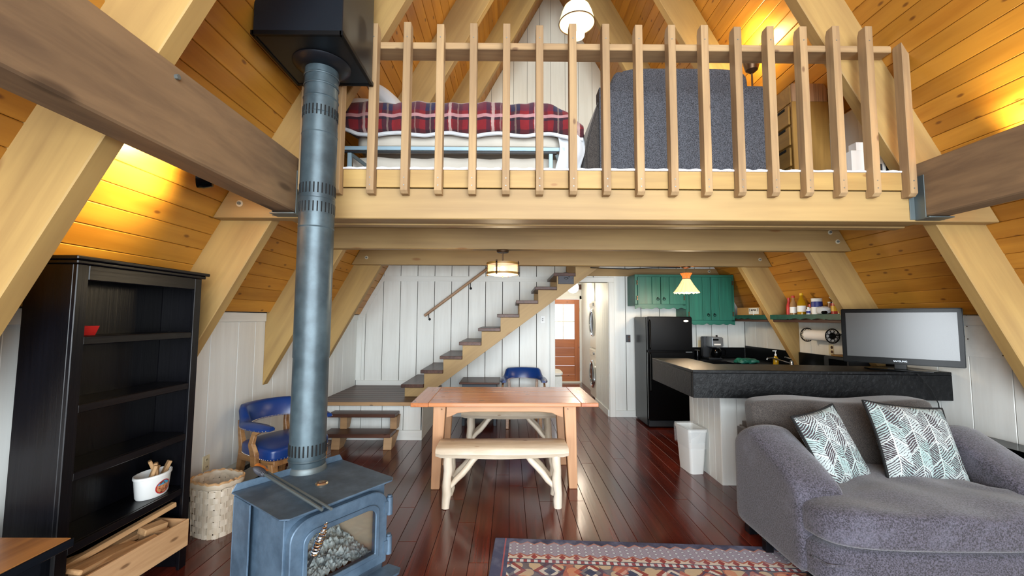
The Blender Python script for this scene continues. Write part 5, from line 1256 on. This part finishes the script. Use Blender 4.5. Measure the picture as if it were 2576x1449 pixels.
# ================================================================== RUG
def rugm():
    t = T('kilim_print'); x, y, z = t.xyz()      # local: u to the right, v toward the camera from the back edge
    u = x; v = y*-1
    n = t.noise(t.tc.outputs['Object'], 7, 5, .65); f = t.noise(t.vec(x*240, y*240, 0), 1, 2, .6)
    P = .088
    zig = ((u/P).frac()-.5).abs()*2
    c = t.mix(n.sm(.3, .7), '#33344c', '#555a76')
    top = .035+zig*.032
    inb = v.gt(top)
    c = t.mix(inb, c, '#b07e70')
    c = t.mix(v.gt(top+.012), c, '#9a93a2')
    # diamonds
    du = ((u/(P*.5)).frac()-.5).abs(); row = (v-.07)/.036; dv = ((row+(u/(P*.5)).floor()*.5).frac()-.5).abs()
    dia = (du*1.0+dv*1.0).lt(.27)*v.gt(.065)*v.lt(.185); c = t.mix(dia, c, '#ccd6dc')
    rim = (du+dv).lt(.33)*(du+dv).gt(.25)*v.gt(.065)*v.lt(.185); c = t.mix(rim, c, '#5a4a58')
    low = .20-zig*.028
    c = t.mix(v.gt(low), c, '#a5604e'); c = t.mix(v.gt(low+.014), c, '#d0c4b4')
    fl = (((u/P+.5).frac()-.5).abs()*3+((v-.212)*26).abs()).lt(.75); c = t.mix(fl, c, '#913f3c')
    c = t.mix(v.gt(.236), c, '#3c4054')
    ck = (u/.044).frac().lt(.5); inck = v.gt(.244)*v.lt(.272); c = t.mix(inck*ck, c, '#cfd3d4'); c = t.mix(inck*(1-ck), c, '#94444a')
    inn = v.gt(.282)
    vo, vc = t.voro(t.vec(u*14, v*14, 0), 1); s_ = t.nt.nodes.new('ShaderNodeSeparateColor'); t.nt.links.new(vc, s_.inputs[0]); r_ = E(t.nt, s_.outputs[0])
    k = (((u*4.2).frac()-.5).abs()+((v*4.2).frac()-.5).abs())
    c2 = t.mix(k.lt(.42), '#c0ab8c', '#8e4038'); c2 = t.mix(k.lt(.28), c2, '#d2ccc0'); c2 = t.mix(k.lt(.16), c2, '#3e4660'); c2 = t.mix(vo.gt(.5)*.8, c2, '#3a3f58'); c2 = t.mix(r_.gt(.8)*.6, c2, '#c46a4a')
    c = t.mix(inn, c, c2)
    lb = u.lt(.10); c = t.mix(lb, c, '#474c68'); c = t.mix(u.gt(.068)*u.lt(.078), c, '#a0545a')
    c = t.mix((n.sm(.45, .7))*.28, c, '#8d90a4'); c = t.bright(c, f*.5+.75); t.color(c); t.bump(f, .002, .5)
    return t.set(roughness=.95)
M['rug'] = rugm()
RX = rotz(math.radians(-3.4), (-.09, 2.96, 0))
rg = MB().box(0, 2.6, -1.9, 0, .0005, .009).done('area_rug', 'rug', None, RX, 0, .003)
tag(rg, 'faded blue and red patterned area rug on the floor in front of the armchair', 'rug')
# front gable (behind the camera): posts and rails of a window wall
wf = thing('wall_front', None, None); wf['kind'] = 'structure'
for x_ in (-2.35, -.9, .62, 2.1, 3.55): box('mullion', x_, x_+.09, YF-.1, YF, 0, max(.3, min(zroof(x_), zroof(x_+.09))-.05), 'tie', wf)
for z_ in (0, 2.1): box('transom', -2.26, 3.55, YF-.09, YF-.01, z_, z_+.09, 'tie', wf) if z_ == 0 else box('transom', -1.95, 3.2, YF-.09, YF-.01, z_, z_+.12, 'tie', wf)
